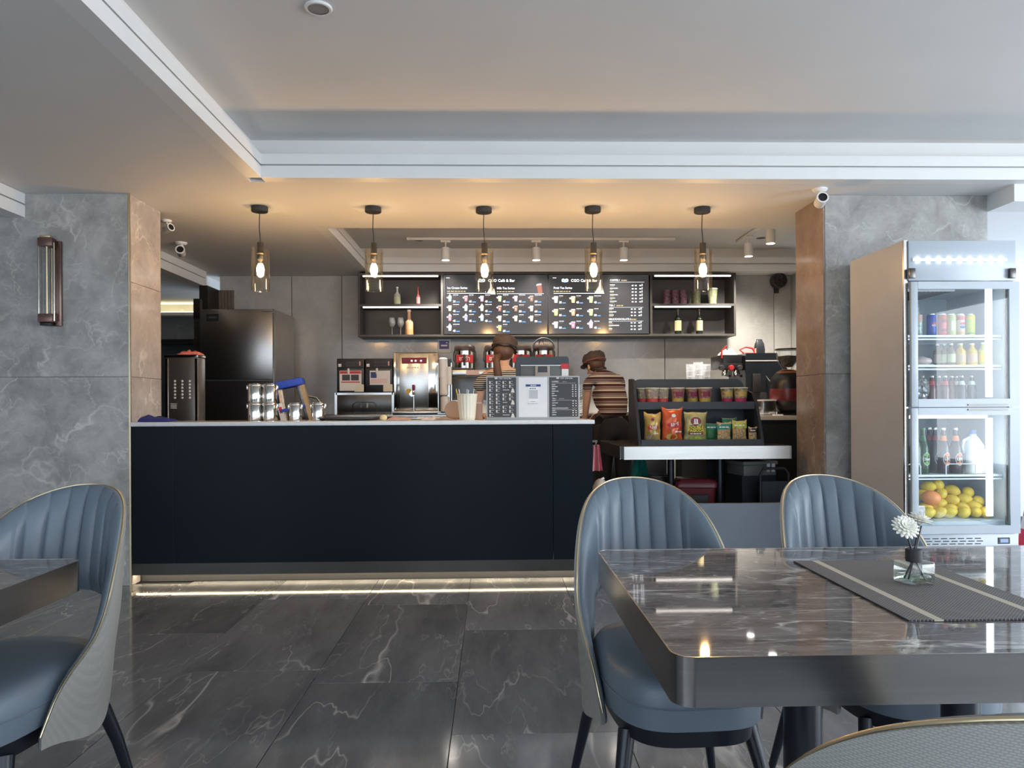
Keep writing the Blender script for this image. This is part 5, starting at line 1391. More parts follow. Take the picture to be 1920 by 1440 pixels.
# grinder
Yg = 6.84
cg = thing('coffee_grinder', 'coffee grinder with a clear bean hopper and red band beside the right column', 'grinder', (XA(1478, Yg), Yg, ZR))
zg = lambda py: ZA(py, Yg, 1478) - ZR
lt('base', [(0, 0), (.09, 0), (.10, .012), (.075, .03), (0, .03)], 'black', cg, n=28, cap=False)
lt('motor_body', [(.075, .03), (.125, zg(765)), (.160, zg(752))], pbr('grinder_grey', (.03, .032, .034), .35), cg, n=32)
lt('red_band', [(.160, zg(752)), (.165, zg(745)), (.165, zg(729))], pbr('grinder_red', (.16, .03, .03), .3), cg, n=32)
lt('upper_body', [(.165, zg(729)), (.163, zg(718)), (.150, zg(708)), (.115, zg(700))], 'black', cg, n=32)
lt('copper_collar', [(.115, zg(701)), (.105, zg(697)), (.07, zg(694)), (.05, zg(693))], pbr('copper', (.55, .24, .14), .3, .8), cg, n=32)
lt('hopper', [(.045, zg(694)), (.055, zg(690)), (.10, zg(676)), (.105, zg(664)), (.105, zg(656))], 'glass', cg, n=32, cap=False)
lt('beans', [(0, zg(689)), (.040, zg(688)), (.088, zg(675)), (.09, zg(668)), (0, zg(666))], pbr('coffee_beans', (.09, .075, .07), .5, var=.5, vscale=60, bump=.6, bscale=90), cg, n=24, cap=False)
lt('hopper_lid', [(0, zg(654)), (.115, zg(654)), (.115, zg(656.5)), (0, zg(656.5))], 'black', cg, n=32, cap=False)
# steel bin and papers beside it
sb = thing('knock_box', 'pale steel box on the coffee counter left of the grinder', 'box', (XA(1439, 6.80), 6.80, ZR)); bx('box', -.065, .055, -.07, .07, 0, .140, 'steel', sb, .006); bx('rim', -.069, .059, -.074, .074, .132, .146, 'white', sb, .002)
pp = bx('paper_pad', XA(1460, 6.68) - .05, XA(1460, 6.68) + .03, 6.65, 6.70, ZR, ZR + .012, 'paper'); tag(pp, 'small white paper pad on the coffee counter edge', 'paper')
# glass tumblers stacked upside down
for k, (px, h, lb) in enumerate(((1293, .155, 'left stack of clear plastic cups on the back counter'), (1307, .20, 'middle stack of clear plastic cups on the back counter'), (1321, .17, 'right stack of clear plastic cups on the back counter'))):
    t = thing('cup_stack', lb, 'cups', (XA(px, 7.8), 7.8, ZB if px < 1290 else 1.05), group='clear cup stacks'); t.location.z = 1.07
    t.location.y = 7.75
    hh = ZA(684, 7.75) - 1.07 + (.02 if k == 1 else 0)
    lt('outer_cup', [(0, 0), (.038, 0), (.048, hh * .5)], 'cupglass' if 'cupglass' in M else M.setdefault('cupglass', thin_glass('cup_plastic', (.9, .93, .96), 1.5, .1, haze=.35)), t, n=20, cap=False)
    lt('inner_cup', [(.036, hh * .48), (.040, hh * .52), (.048, hh)], 'cupglass', t, n=20, cap=False)
    for q in range(4): lt('rim', [(.046, hh * (.62 + .11 * q)), (.049, hh * (.63 + .11 * q)), (.046, hh * (.64 + .11 * q))], 'cupglass', t, n=20, cap=False)
# sink tap by the right worker
sk = thing('kitchen_tap', 'chrome swan-neck tap behind the end of the counter', 'tap', (XA(1099, 7.75), 7.75, 1.07))
lt('base', [(.025, 0), (.025, .02), (.012, .03)], 'chrome', sk, n=16); tb('spout', [(0, 0, .02), (0, 0, .16), (.02, -.01, .20), (.06, -.03, .20), (.075, -.035, .16)], .010, 'chrome', sk, 8)
tb('lever', [(.0, 0, .05), (-.04, -.02, .07)], .006, 'chrome', sk, 6)
dr = thing('dish_rack', 'wire dish rack on the back counter behind the right worker', 'rack', (XA(1180, 7.8), 7.8, 1.07))
for k in range(8): tb('wire', [(-.12 + k * .035, -.14, .01), (-.12 + k * .035, -.14, .13), (-.12 + k * .035, .14, .13), (-.12 + k * .035, .14, .01)], .003, 'white', dr, 5)
for z in (.012, .13): tb('rim', [(-.13, -.145, z), (.135, -.145, z), (.135, .145, z), (-.13, .145, z)], .004, 'white', dr, 6, True)
bx('foot_plate', -.13, .135, -.145, .145, 0, .008, 'steel', dr)

# ------------------------------------------------------------------ things stored under the display table
zf0 = .15
rb_ = thing('red_bin', 'dark red plastic tub under the display table', 'tub', (XA(1303, 6.1), 6.1, zf0), R(-10))
ht = ZA(899, 6.1) - zf0
bm = nb()
lvl = [(0, .13, .11), (.02, .135, .115), (ht * .82, .155, .13), (ht * .84, .17, .145), (ht * .93, .17, .145), (ht, .15, .125)]
rings = [[bm.verts.new((p[0], p[1], z)) for p in rrect(-a, a, -b, b, .04)] for z, a, b in lvl]
nn = len(rings[0])
for a, b in zip(rings, rings[1:]):
    for k in range(nn): bm.faces.new((a[k], a[(k + 1) % nn], b[(k + 1) % nn], b[k]))
bm.faces.new(rings[0]); bm.faces.new(rings[-1]); obj('tub_body', bm, pbr('tub_red', (.17, .02, .03), .35), rb_, True, 50)
tb('handle', [(.17, -.05, ht * .8), (.20, -.05, ht * .75), (.20, .05, ht * .75), (.17, .05, ht * .8)], .006, 'ink', rb_, 6)
bx('front_slot', -.05, .09, -.142, -.12, ht * .45, ht * .7, 'ink', rb_, .01)
gb = thing('grey_crate', 'grey lidded storage box on a black stand under the display table', 'box', (XA(1420, 6.0), 6.0, zf0), R(12))
zc0 = ZA(893, 6.0) - zf0; zc1 = ZA(866, 6.0) - zf0
bx('stand_panel', -.20, .10, -.10, .16, 0, zc0, 'rackblack', gb)
bx('box', -.19, .10, -.11, .16, zc0, zc1 - .03, flat('crategrey', (.16, .16, .15), .4), gb, .008); bx('lid', -.20, .11, -.12, .17, zc1 - .03, zc1, flat('cratelid', (.22, .22, .21), .4), gb, .008)
for x in (.02, .065): bx('clasp', x - .012, x + .012, -.124, -.11, zc0 + .03, zc1 - .02, 'white', gb)
ca = thing('folding_cart', 'black tubular cart frame standing before the grey storage box', 'cart', (XA(1449, 5.75), 5.75, .15))
zt1 = ZA(882, 5.75) - .15
tb('handle_tube', [(-.10, 0, .02), (-.10, 0, zt1 - .04), (-.075, 0, zt1), (.09, 0, zt1), (.12, 0, zt1 - .04), (.12, 0, .02)], .010, 'ink', ca, 8)
bx('panel', -.09, .11, -.006, .006, .10, zt1 - .10, pbr('cart_panel', (.014, .018, .024), .5), ca)
for s in (-.1, .12):
    lt('wheel', [(.03, -.01), (.03, .01)], 'ink', ca, (s, 0, .03), 16, 'X')
tw = thing('hanging_towel', 'pink towel hanging at the end of the counter beside the right worker', 'towel', (.735, 6.0, .98))
def hanging(par, w, h, mat, seed, name='cloth'):
    bm = nb(); nx, nz = 10, 14; G = []
    for j in range(nz + 1):
        G.append([bm.verts.new(((i / nx - .5) * w * (.55 + .45 * j / nz), .03 * math.sin(i * 1.5 + seed) * (.4 + .6 * j / nz), -h * j / nz)) for i in range(nx + 1)])
    for a, b in zip(G, G[1:]):
        for i in range(nx): bm.faces.new((a[i], a[i + 1], b[i + 1], b[i]))
    ext = bmesh.ops.extrude_face_region(bm, geom=bm.faces[:])
    for v in [g for g in ext['geom'] if isinstance(g, bmesh.types.BMVert)]: v.co.y += .006
    return obj(name, bm, mat, par, True, 60)
tw.location = (XA(1117, 5.70), 5.70, ZA(835, 5.70)); hanging(tw, .10, .20, 'pink', 1); tb('hook', [(0, 0, .03), (0, 0, .0), (0, -.02, -.01)], .004, 'steel', tw, 6)
bx('hook_bar', .7005 - tw.location.x, .01, -.01, .01, .02, .035, 'darksteel', tw)
ga = thing('green_apron', 'dark green apron hanging under the display table', 'apron', (XA(1199, 6.3), 6.3, ZA(858, 6.3))); hanging(ga, .16, .22, 'teal', 2); tb('hook', [(0, 0, .05), (0, 0, 0)], .004, 'steel', ga, 6); bx('neck_band', -.03, .03, -.006, .006, -.01, .02, 'teal', ga)
db = thing('dust_bin', 'black rimmed waste bin under the left end of the display table', 'bin', (XA(1228, 6.25), 6.25, zf0)); hd_ = ZA(893, 6.25) - zf0
lt('bin_wall', [(0, 0), (.10, 0), (.125, hd_), (.120, hd_), (.097, .01), (0, .01)], pbr('bin_dark', (.035, .03, .03), .5), db, n=28, cap=False); lt('rim', [(.124, hd_ - .012), (.134, hd_ - .006), (.134, hd_), (.124, hd_)], 'darksteel', db, n=28, cap=False)
pbg = thing('plastic_bag', 'knotted white plastic bag on the floor at the counter end', 'bag', (XA(1127, 5.60), 5.60, zf0))
bm = nb(); ball(bm, (0, 0, .26), .11, .10, .26, 20, 14)
for v in bm.verts: v.co += v.co.normalized() * .025 * mnoise.noise(v.co * 14)
zt_ = ZA(899, 5.6) - zf0; mz = max(v.co.z for v in bm.verts)
for v in bm.verts: v.co.z = max(.0, v.co.z) * zt_ / mz
obj('bag', bm, pbr('bag_film', (.66, .64, .58), .4), pbg, True, 70); tb('knot', [(-.02, 0, zt_ - .015), (.02, .005, zt_ + .006)], .009, 'paper', pbg, 6)
# red cone in the passage
cn = thing('traffic_cone', 'red plastic cone cut off by the right edge of the photo', 'cone', (4.05, 5.6, ZF))
cn.location.x = XA(1905, 5.6) + .15
bm = nb(); prism(bm, rrect(-.18, .18, -.18, .18, .03), 0, .03, 'Z'); obj('base', bm, flat('conebase', (.6, .02, .06)), cn)
lt('cone', [(.150, .03), (.150, .06), (.135, .065), (.035, .62), (.025, .62)], flat('conered', (.75, .03, .09)), cn, n=32); lt('white_band', [(.100, .265), (.083, .36)], 'paper', cn, (0, 0, .0), 32); lt('rim', [(.155, .055), (.158, .068), (.152, .08)], flat('conepink', (.8, .15, .2)), cn, n=32, cap=False)
# ------------------------------------------------------------------ drinks fridge
FX0, FX1, FY0, FY1 = 2.492, 3.172, 4.47, 5.13
fg = thing('drinks_fridge', 'tall two-door glass drinks fridge with a lit header in front of the right column', 'fridge', ((FX0 + FX1) / 2, 4.8, ZF))
def f_(o, par=None):
    o.location -= fg.location; o.parent = fg; return o
f_(bx('side_panel', FX0, FX0 + .025, FY0, FY1, .05, 2.14, 'fridgeside'))
f_(bx('side_panel', FX1 - .025, FX1, FY0, FY1, .05, 2.14, 'fridgewhite'))
f_(bx('rear_panel', FX0 + .025, FX1 - .025, FY1 - .04, FY1, .05, 2.14, 'fridgein'))
f_(bx('top_panel', FX0 + .025, FX1 - .025, FY0, FY1 - .04, 2.10, 2.14, 'fridgewhite'))
f_(bx('inner_ceiling', FX0 + .025, FX1 - .025, FY0 + .02, FY1 - .04, 1.87, 1.90, 'fridgein'))
f_(bx('divider', FX0 + .025, FX1 - .025, FY0 + .01, FY1 - .04, 1.085, 1.165, 'fridgein'))
f_(bx('inner_floor', FX0 + .025, FX1 - .025, FY0 + .01, FY1 - .04, .40, .432, 'fridgein'))
f_(bx('edge_trim', FX0, FX0 + .022, FY0 - .018, FY0, .38, 2.14, 'steel'))
# header with LED row
hd = f_(bx('header', FX0 + .022, FX1, FY0 - .03, FY0, 1.892, 2.135, 'fridgewhite', None, .004))
ls = f_(bx('led_strip', 2.535, 3.115, FY0 - .038, FY0 - .030, 2.009, 2.027, pbr('led_base', (.85, .88, .9), .4)))
for k in range(9):
    lt_ = nb(); lathe(lt_, [(0, -.007), (.011, -.005), (.015, 0)], (2.535 + .032 + k * .0645, FY0 - .038, 2.018), 12, 'Y', cap=False); o = obj('led_lamp', lt_, 'ledheader', ls, True); 
    o.location = Vector(ls.location) * -1 - Vector(fg.location) if False else (0, 0, 0)
for s, x in ((0, FX0 + .035), (1, FX1 - .03)):
    f_(bx('hinge', x - .018, x + .018, FY0 - .052, FY0 - .030, 1.905, 1.965, 'darksteel', None, .003))
# base with vents and thermostat
f_(bx('base_panel', FX0 + .022, FX1 + .01, FY0 - .03, FY0, .0, .362, 'fridgewhite', None, .004))
for r_ in range(5):
    for k in range(7):
        x = 2.60 + k * .052 + (.012 if r_ % 2 else 0)
        f_(bx('vent', x, x + .036, FY0 - .0325, FY0 - .0295, .332 - r_ * .0165, .3375 - r_ * .0165, 'ink'))
th = f_(bx('thermostat', 3.055, 3.125, FY0 - .034, FY0 - .030, .300, .338, 'darkgrey')); f_(bx('readout', 3.066, 3.114, FY0 - .036, FY0 - .034, .308, .330, scr('thermo_lcd', (.35, .5, .8), .6)))
f_(bx('plinth', FX0 + .03, FX1 - .03, FY0 + .02, FY1, ZF, .05, 'blackmat'))
def door(z0, z1, handle_z):
    y0, y1 = FY0 - .052, FY0 - .030
    L_, R_, T_, B_ = .042, .060, .045, .048
    x0, x1 = FX0 + .024, FX1 + .006
    d = f_(bx('door_frame', x0, x0 + L_, y0, y1, z0, z1, 'fridgewhite', None, .004))
    def dd(nm, *a):
        o = bx(nm, *a); o.parent = d; return o
    dd('frame_rail', x1 - R_, x1, y0, y1, z0, z1, 'fridgewhite'); dd('frame_rail', x0 + L_, x1 - R_, y0, y1, z1 - T_, z1, 'fridgewhite'); dd('frame_rail', x0 + L_, x1 - R_, y0, y1, z0, z0 + B_, 'fridgewhite')
    dd('glass_pane', x0 + L_, x1 - R_, y0 + .006, y0 + .012, z0 + B_, z1 - T_, 'doorglass')
    dd('gasket', x0 + L_ - .006, x0 + L_ + .002, y1, y1 + .012, z0 + B_, z1 - T_, 'white'); dd('gasket', x1 - R_ - .012, x1 - R_, y1, y1 + .012, z0 + B_, z1 - T_, 'darksteel')
    dd('handle', x1 - .32, x1 - .075, y0 - .006, y0, handle_z - .004, handle_z + .005, 'darksteel')
    return d
door(1.130, 1.884, 1.142); door(.366, 1.124, 1.112)
# inside lamps
lx = 3.045
f_(bx('lamp_tube', lx - .014, lx + .014, FY0 + .02, FY0 + .045, 1.19, 1.855, 'led')); f_(bx('lamp_tube', lx - .014, lx + .014, FY0 + .02, FY0 + .045, .46, 1.06, 'led'))
f_(bx('lamp_tube', FX0 + .06, lx - .02, FY0 + .02, FY0 + .04, 1.060, 1.078, 'led'))
gr = f_(bx('air_grille', FX0 + .06, FX0 + .40, FY0 + .12, FY1 - .12, 1.852, 1.868, 'white'))
for a in range(12):
    o = bx('grille_slot', FX0 + .075 + a * .027, FX0 + .090 + a * .027, FY0 + .14, FY1 - .14, 1.8495, 1.853, 'darkgrey'); o.parent = gr
M['wire'] = pbr('wire_white', (.82, .85, .87), .35)
def wire_shelf(z):
    s = f_(bx('wire_shelf', FX0 + .03, FX1 - .03, FY0 + .055, FY0 + .070, z - .012, z, 'wire'))
    o = bx('rear_bar', FX0 + .03, FX1 - .03, FY1 - .06, FY1 - .05, z - .012, z, 'wire'); o.parent = s
    o = bx('front_bar', FX0 + .03, FX1 - .03, FY0 + .055, FY0 + .063, z - .030, z - .022, 'wire'); o.parent = s
    for k in range(22):
        x = FX0 + .04 + k * .0285; o = bx('wire', x, x + .004, FY0 + .065, FY1 - .055, z - .006, z - .001, 'wire'); o.parent = s
Z1_, Z2_, Z3_, Z4_, Z5_ = 1.572, 1.388, 1.166, .712, .433
wire_shelf(Z1_); wire_shelf(Z2_); wire_shelf(Z4_)
# bottle guards of the lower shelf
for a, b in ((2.56, 2.64), (2.80, 2.985)):
    y = FY0 + .072
    bm = nb(); tube(bm, [(a, y, Z4_ - .004), (a, y, Z4_ + .055), (a + .01, y, Z4_ + .065), (b - .01, y, Z4_ + .065), (b, y, Z4_ + .055), (b, y, Z4_ - .004)], .0032, 6); f_(obj('bottle_guard', bm, 'wire', None, True))

# cans
Yq = 4.62
def can(label, px, base, top, deco):
    t = thing('drink_can', label, 'can', (XA(px, Yq), Yq, Z1_), group='cans on the top fridge shelf')
    r, h = .0268, .140
    lt('can_wall', [(0, .003), (.021, .001), (.0225, .003), (r, .010), (r, h * .90), (.0225, h * .965)], base, t, n=24, cap=False)
    lt('lid', [(.0225, h * .963), (.0228, h), (.0205, h), (.019, h * .975), (0, h * .975)], top, t, n=24, cap=False)
    deco(t, r, h); return t
def patch(t, r, a0, a1, z0, z1, mat, nm='print', lift=1.01):
    bm = nb(); cyl_patch(bm, (0, 0, 0), r * lift, a0, a1, z0, z1, 8); return obj(nm, bm, mat, t, True)
def disc_patch(t, r, zc, rad, mats, mid=-90, nm='emblem'):
    """round emblem in three bands wrapped on the can"""
    for lo, hi, mt in ((.25, 1, mats[0]), (-.25, .25, mats[1]), (-1, -.25, mats[2])):
        bm = nb(); P_ = []
        for k in range(11):
            s = -1 + 2 * k / 10
            w = (1 - s * s) ** .5
            P_.append((s, max(lo, -w), min(hi, w)))
        for (s, a, b), (s2, a2, b2) in zip(P_, P_[1:]):
            if b <= a and b2 <= a2: continue
            vs = []
            for ss, zz_ in ((s, a), (s2, a2), (s2, max(a2, b2)), (s, max(a, b))):
                ang = R(mid) + ss * rad / r; vs.append(bm.verts.new((r * 1.015 * math.cos(ang), r * 1.015 * math.sin(ang), zc + zz_ * rad)))
            bm.faces.new(vs)
        bmesh.ops.dissolve_degenerate(bm, dist=1e-6, edges=bm.edges[:])
        obj(nm, bm, mt, t, True)
def pepsi(t, r, h, mid=-70):
    disc_patch(t, r, h * .48, .021, ('red', 'paper', 'blue'), mid); bm = nb(); text_wrap(bm, 'PEPSI', .0125, (0, 0, 0), r * 1.03, h * .445, mid, .03); obj('lettering', bm, 'navy', t)
flat('canblue', (.02, .05, .35), .3); flat('canred', (.50, .05, .06), .3); flat('canlime', (.45, .47, .18), .3); flat('canwhite', (.62, .45, .42), .3); flat('cangreen', (.42, .50, .05), .3)
can('dark blue cola can at the left of the can row', 1747, 'canblue', 'steel', pepsi)
can('plain red drink can, second in the can row', 1767, 'canred', 'steel', lambda t, r, h: (patch(t, r, -130, -50, .03, .045, 'maroon'), patch(t, r, -120, -60, h * .6, h * .75, 'maroon')))
can('pale olive drink can in the middle of the can row', 1784, 'canlime', 'steel', lambda t, r, h: (patch(t, r, -120, -50, h * .25, h * .7, 'foilpale'), patch(t, r, -60, -20, .02, h * .85, 'lime')))
can('red and white cola can, fourth in the can row', 1801, 'canwhite', 'steel', lambda t, r, h: (patch(t, r, -175, -5, h * .72, h * .9, 'red'), pepsi(t, r, h, -85), patch(t, r, -175, -5, .012, h * .2, 'mustard')))
can('yellow-green drink can at the right of the can row', 1820, 'cangreen', 'steel', lambda t, r, h: (patch(t, r, -175, -5, .012, h * .16, 'green'), patch(t, r, -130, -60, h * .35, h * .6, 'lime'), patch(t, r, -175, -5, h * .75, h * .9, 'yellow')))
M['greenglass'] = pbr('green_glass', (.03, .14, .05), .1); M['dimclear'] = pbr('dim_clear_glass', (.25, .34, .28), .12, var=.4, vscale=40)
bottle('herb_bottle', 'bottle with green sprigs at the far left of the can shelf', XA(1724, Yq), Yq + .02, Z1_, .20, .030, 'dimclear', 'wrapper', 'green', labz=(.45, .68))
# juices
M['juicegold'] = pbr('juice_gold', (.62, .40, .05), .15); M['juicedark'] = pbr('juice_dark', (.16, .11, .06), .15); M['juicelime'] = pbr('juice_pale', (.55, .50, .14), .15)
js = [(1758, 'juicedark', 'wrapperdark', 'darkest small juice bottle at the left of the juice row', .05), (1771, 'juicedark', 'palegreen', 'dark juice bottle with pale label, second of the juice row', .03), (1784, 'juicedark', 'palegreen', 'dark juice bottle with pale label, third of the juice row', .0),
      (1801, 'juicegold', 'tan', 'golden juice bottle with tan label, left of two alike', 0), (1823, 'juicegold', 'tan', 'golden juice bottle with tan label, right of two alike', 0), (1844, 'juicelime', 'yellow', 'pale yellow juice bottle at the right of the juice row', .01)]
for px, jm, lm, lb, dy in js:
    bottle('juice_bottle', lb, XA(px, Yq + dy), Yq + dy, Z2_, .140 if px < 1830 else .146, .031 if px > 1790 else .024, jm, lm, 'white', 'juice bottles in the fridge', neck=.28, nr=.40, labz=(.14, .52), n=14)
mo = thing('meat_pack', 'pale pink wrapped food pack at the left of the juice shelf', 'food', (XA(1727, Yq) + .01, Yq, Z2_)); bm = nb(); ball(bm, (0, 0, .028), .055, .05, .028, 16, 10)
for v in bm.verts: v.co += v.co.normalized() * .006 * mnoise.noise(v.co * 40)
obj('pack', bm, flat('packpink', (.62, .48, .46), .4), mo, True, 70); bx('tray', -.05, .05, -.045, .045, 0, .006, 'white', mo)
# cola bottles
M['cola'] = pbr('cola_glass', (.10, .015, .02), .08); M['coladark'] = pbr('cola_dark_glass', (.025, .02, .035), .08)
for k, (px, cm_, lm, dy) in enumerate(((1747, 'cola', 'canred', 0), (1760, 'cola', 'maroon', .05), (1772, 'cola', 'canred', .0), (1784, 'cola', 'maroon', .04), (1793, 'coladark', 'foilpale', .07), (1803, 'coladark', flat('paleaqua', (.55, .62, .60)), 0), (1822, 'coladark', 'paleaqua', .02))):
    h, r = .158, .027
    t = thing('soda_bottle', f'{ORD[k]} glass soda bottle from the left on the bottom shelf of the upper door', 'bottle', (XA(px, Yq + dy), Yq + dy, Z3_), group='glass soda bottles in the fridge')
    lt('glass_body', [(0, 0), (r, 0), (r * 1.02, .01), (r * .92, h * .30), (r, h * .45), (r * .85, h * .60), (r * .48, h * .80), (r * .42, h * .95), (0, h * .95)], cm_, t, n=16, cap=False)
    lt('crown_cap', [(r * .55, h * .945), (r * .52, h), (0, h)], 'steel', t, n=12, cap=False)
    bm = nb(); cyl_patch(bm, (0, 0, 0), r * .86, -175, -5, h * .52, h * .54, 8); bm.free()
    lt('neck_label', [(r * .80, h * .64), (r * .52, h * .80)], lm, t, n=16, cap=False)
fb = thing('foil_bag', 'crumpled silver and dark bag at the left of the soda row', 'bag', (XA(1726, Yq) + .005, Yq - .01, Z3_)); bm = nb(); ball(bm, (0, 0, .075), .042, .04, .075, 18, 14)
for v in bm.verts: v.co += Vector((1, 1, .3)) * .014 * mnoise.noise(v.co * 60)
mz = min(v.co.z for v in bm.verts)
for v in bm.verts: v.co.z -= mz
obj('bag', bm, pbr('bag_foil', (.30, .30, .30), .25, .6, var=.8, vscale=50), fb, False); tb('twist', [(0, 0, .135), (.006, 0, .16)], .008, 'foilpale', fb, 6)
# beers
M['brownglass'] = pbr('brown_glass', (.035, .02, .03), .08); M['greenbeer'] = pbr('green_beer_glass', (.015, .05, .02), .08)
def beer(label, px, glassm, labm, neckm, word, dy=0.0, ovalm='paper'):
    h, r = .285, .036
    y = Yq + dy
    t = thing('beer_bottle', label, 'bottle', (XA(px, y), y, Z4_), group='beer bottles in the fridge')
    lt('glass_body', [(0, 0), (r, 0), (r * 1.01, .006), (r * 1.01, h * .52), (r * .92, h * .60), (r * .55, h * .74), (r * .42, h * .82), (r * .38, h * .97), (0, h * .97)], glassm, t, n=20, cap=False)
    lt('crown_cap', [(r * .48, h * .955), (r * .45, h), (0, h)], 'steel' if neckm != 'greenglass' else 'greenglass', t, n=14, cap=False)
    lt('neck_label', [(r * .62, h * .71), (r * .45, h * .83)], neckm, t, n=20, cap=False)
    if word:
        bm = nb(); K_ = 16; c0 = None
        ring = []
        for k in range(K_):
            a = 2 * PI * k / K_; ang = R(-80) + .025 * math.cos(a) / r; ring.append(bm.verts.new((r * 1.02 * math.cos(ang), r * 1.02 * math.sin(ang), h * .32 + .040 * math.sin(a))))
        ang = R(-80); c0 = bm.verts.new((r * 1.03 * math.cos(ang), r * 1.03 * math.sin(ang), h * .32))
        for k in range(K_): bm.faces.new((c0, ring[k], ring[(k + 1) % K_]))
        l = obj('oval_label', bm, labm, t, True, 80)
        ring2 = []
        bm = nb(); pts = []
        for k in range(24):
            a = 2 * PI * k / 24; ang = R(-80) + .025 * math.cos(a) / r; pts.append((r * 1.025 * math.cos(ang), r * 1.025 * math.sin(ang), h * .32 + .040 * math.sin(a)))
        tube(bm, pts, .0012, 4, True); obj('label_border', bm, ovalm, l)
        bm = nb(); text_wrap(bm, word, .022, (0, 0, 0), r * 1.07, h * .295, -80, .03); obj('lettering', bm, ovalm, l)
    return t
flat('beerorange', (.62, .18, .06)); flat('beergreen', (.16, .34, .08))
beer('green beer bottle cut off by the left door frame', 1716, 'greenbeer', 'beergreen', 'greenglass', None, .0)
beer('green beer bottle with an oval green label', 1730, 'greenbeer', 'beergreen', 'greenglass', 'Chang', .02)
beer('dark beer bottle standing behind the green ones', 1742, 'brownglass', 'coladark', 'maroon', None, .10)
beer('dark beer bottle with a plain dark label, left of the orange label', 1753, 'brownglass', 'navy', 'maroon', 'LEO', .05)
beer('dark beer bottle with an orange LEO label', 1768, 'brownglass', 'beerorange', 'beerorange', 'LEO', .01)
beer('dark beer bottle with a LEO label next to the milk jug', 1791, 'brownglass', 'beerorange', 'beerorange', 'LEO', .0)
# milk jug
mj = thing('milk_jug', 'plastic milk jug with a blue cap beside the beer bottles', 'jug', (XA(1826, Yq), Yq + .01, Z4_))
bm = nb(); lv = [(0, .058, .055), (.008, .062, .058), (.13, .062, .058), (.175, .056, .052), (.215, .034, .032), (.235, .018, .018), (.25, .016, .016)]
rings = [[bm.verts.new((a * math.copysign(abs(math.cos(q)) ** .7, math.cos(q)), b * math.copysign(abs(math.sin(q)) ** .7, math.sin(q)), z)) for q in [2 * PI * k / 28 for k in range(28)]] for z, a, b in lv]
for a, b in zip(rings, rings[1:]):
    for k in range(28): bm.faces.new((a[k], a[(k + 1) % 28], b[(k + 1) % 28], b[k]))
bm.faces.new(rings[0]); bm.faces.new(rings[-1]); obj('jug_body', bm, pbr('milk_plastic', (.78, .82, .86), .35), mj, True, 60)
tb('handle', [(-.022, 0, .222), (-.058, 0, .205), (-.070, 0, .165), (-.060, 0, .125)], .010, pbr('milk_plastic2', (.70, .76, .82), .35), mj, 10)
lt('cap', [(.019, .245), (.019, .268), (0, .268)], flat('capblue', (.05, .15, .7)), mj, n=20, cap=False)
bm = nb(); A = []
for q in range(15):
    a = R(-165 + 150 * q / 14); c, s = math.cos(a), math.sin(a)
    x, y = .0635 * math.copysign(abs(c) ** .7, c), .0595 * math.copysign(abs(s) ** .7, s); A.append((bm.verts.new((x, y, .012)), bm.verts.new((x, y, .125))))
for p, q in zip(A, A[1:]): bm.faces.new((p[0], q[0], q[1], p[1]))
obj('label', bm, flat('milklabel', (.85, .86, .86)), mj, True)
# lemons
def make_lemon():
    bm = nb(); ball(bm, (0, 0, 0), .043, .035, .035, 16, 10)
    for v in bm.verts:
        if abs(v.co.x) > .037: v.co.x *= 1.10
    t = thing('lemon', 'lemon', 'lemon'); obj('peel', bm, pbr('lemon_peel', (.78, .55, .035), .42, var=.08, vscale=30, bump=.15, bscale=260), t, True, 80)
    bm = nb(); ball(bm, (.046, 0, 0), .004, .006, .006, 8, 6); obj('stem_tip', bm, flat('stemtip', (.45, .38, .08)), t, True)
    return t
lm0 = make_lemon()
rowsL = {'top': [(270, 815), (365, 795)], 'upper': [(195, 895), (400, 880), (510, 850), (665, 870)], 'middle': [(505, 945), (628, 935), (765, 960), (395, 985)], 'second lowest': [(240, 1025), (340, 1055), (490, 1040), (612, 1025), (730, 1010)], 'bottom': [(270, 1110), (375, 1120), (480, 1120), (628, 1115), (745, 1110), (850, 1105)]}
Yrow = {'top': 4.70, 'upper': 4.685, 'middle': 4.66, 'second lowest': 4.635, 'bottom': 4.60}
first = True; rnd = random.Random(4)
for rn, lst in rowsL.items():
    lst = sorted(lst)
    for k, (u, v) in enumerate(lst):
        Y = Yrow[rn] + rnd.uniform(-.006, .006); p = at(1690 + u * 230 / 1227, 760 + v * 270 / 1440, Y)
        p.z = max(p.z, Z5_ + .036)
        lb = f'yellow lemon, {ORD[k]} from the left in the {rn} row of the fridge fruit pile'
        if first: o = lm0; first = False
        else:
            o = lm0.copy(); COL.objects.link(o)
            for ch in lm0.children:
                c = ch.copy(); COL.objects.link(c); c.parent = o
        o['label'] = lb; o['group'] = 'lemons in the fridge'; o.location = p
        o.rotation_euler = (rnd.uniform(-.3, .3), rnd.uniform(-.5, .5), rnd.uniform(-1.0, 1.0))
p = at(1690 + 298 * 230 / 1227, 760 + 925 * 270 / 1440, 4.61)
go = thing('grapefruit', 'large orange mango-like fruit lying among the lemons', 'fruit', p); bm = nb(); ball(bm, (0, 0, 0), .058, .045, .046, 18, 12); obj('peel', bm, pbr('orange_peel', (.80, .26, .07), .42, var=.12, vscale=8), go, True, 80); bm = nb(); ball(bm, (.056, 0, .0), .004, u=8, v=6); obj('stem_tip', bm, 'wood', go, True)
go.rotation_euler = (0, R(12), R(-10))
hp = thing('herb_pack', 'white printed packet at the left of the lemon pile', 'packet', (XA(1722, 4.56), 4.56, Z5_)); bm = nb(); box(bm, -.02, .035, -.012, .012, 0, .075, .006, 2); obj('packet', bm, pbr('packet_print', (.60, .52, .50), .4, var=.5, vscale=60), hp, True); bx('fold', -.02, .035, -.004, .004, .075, .085, 'paper', hp)
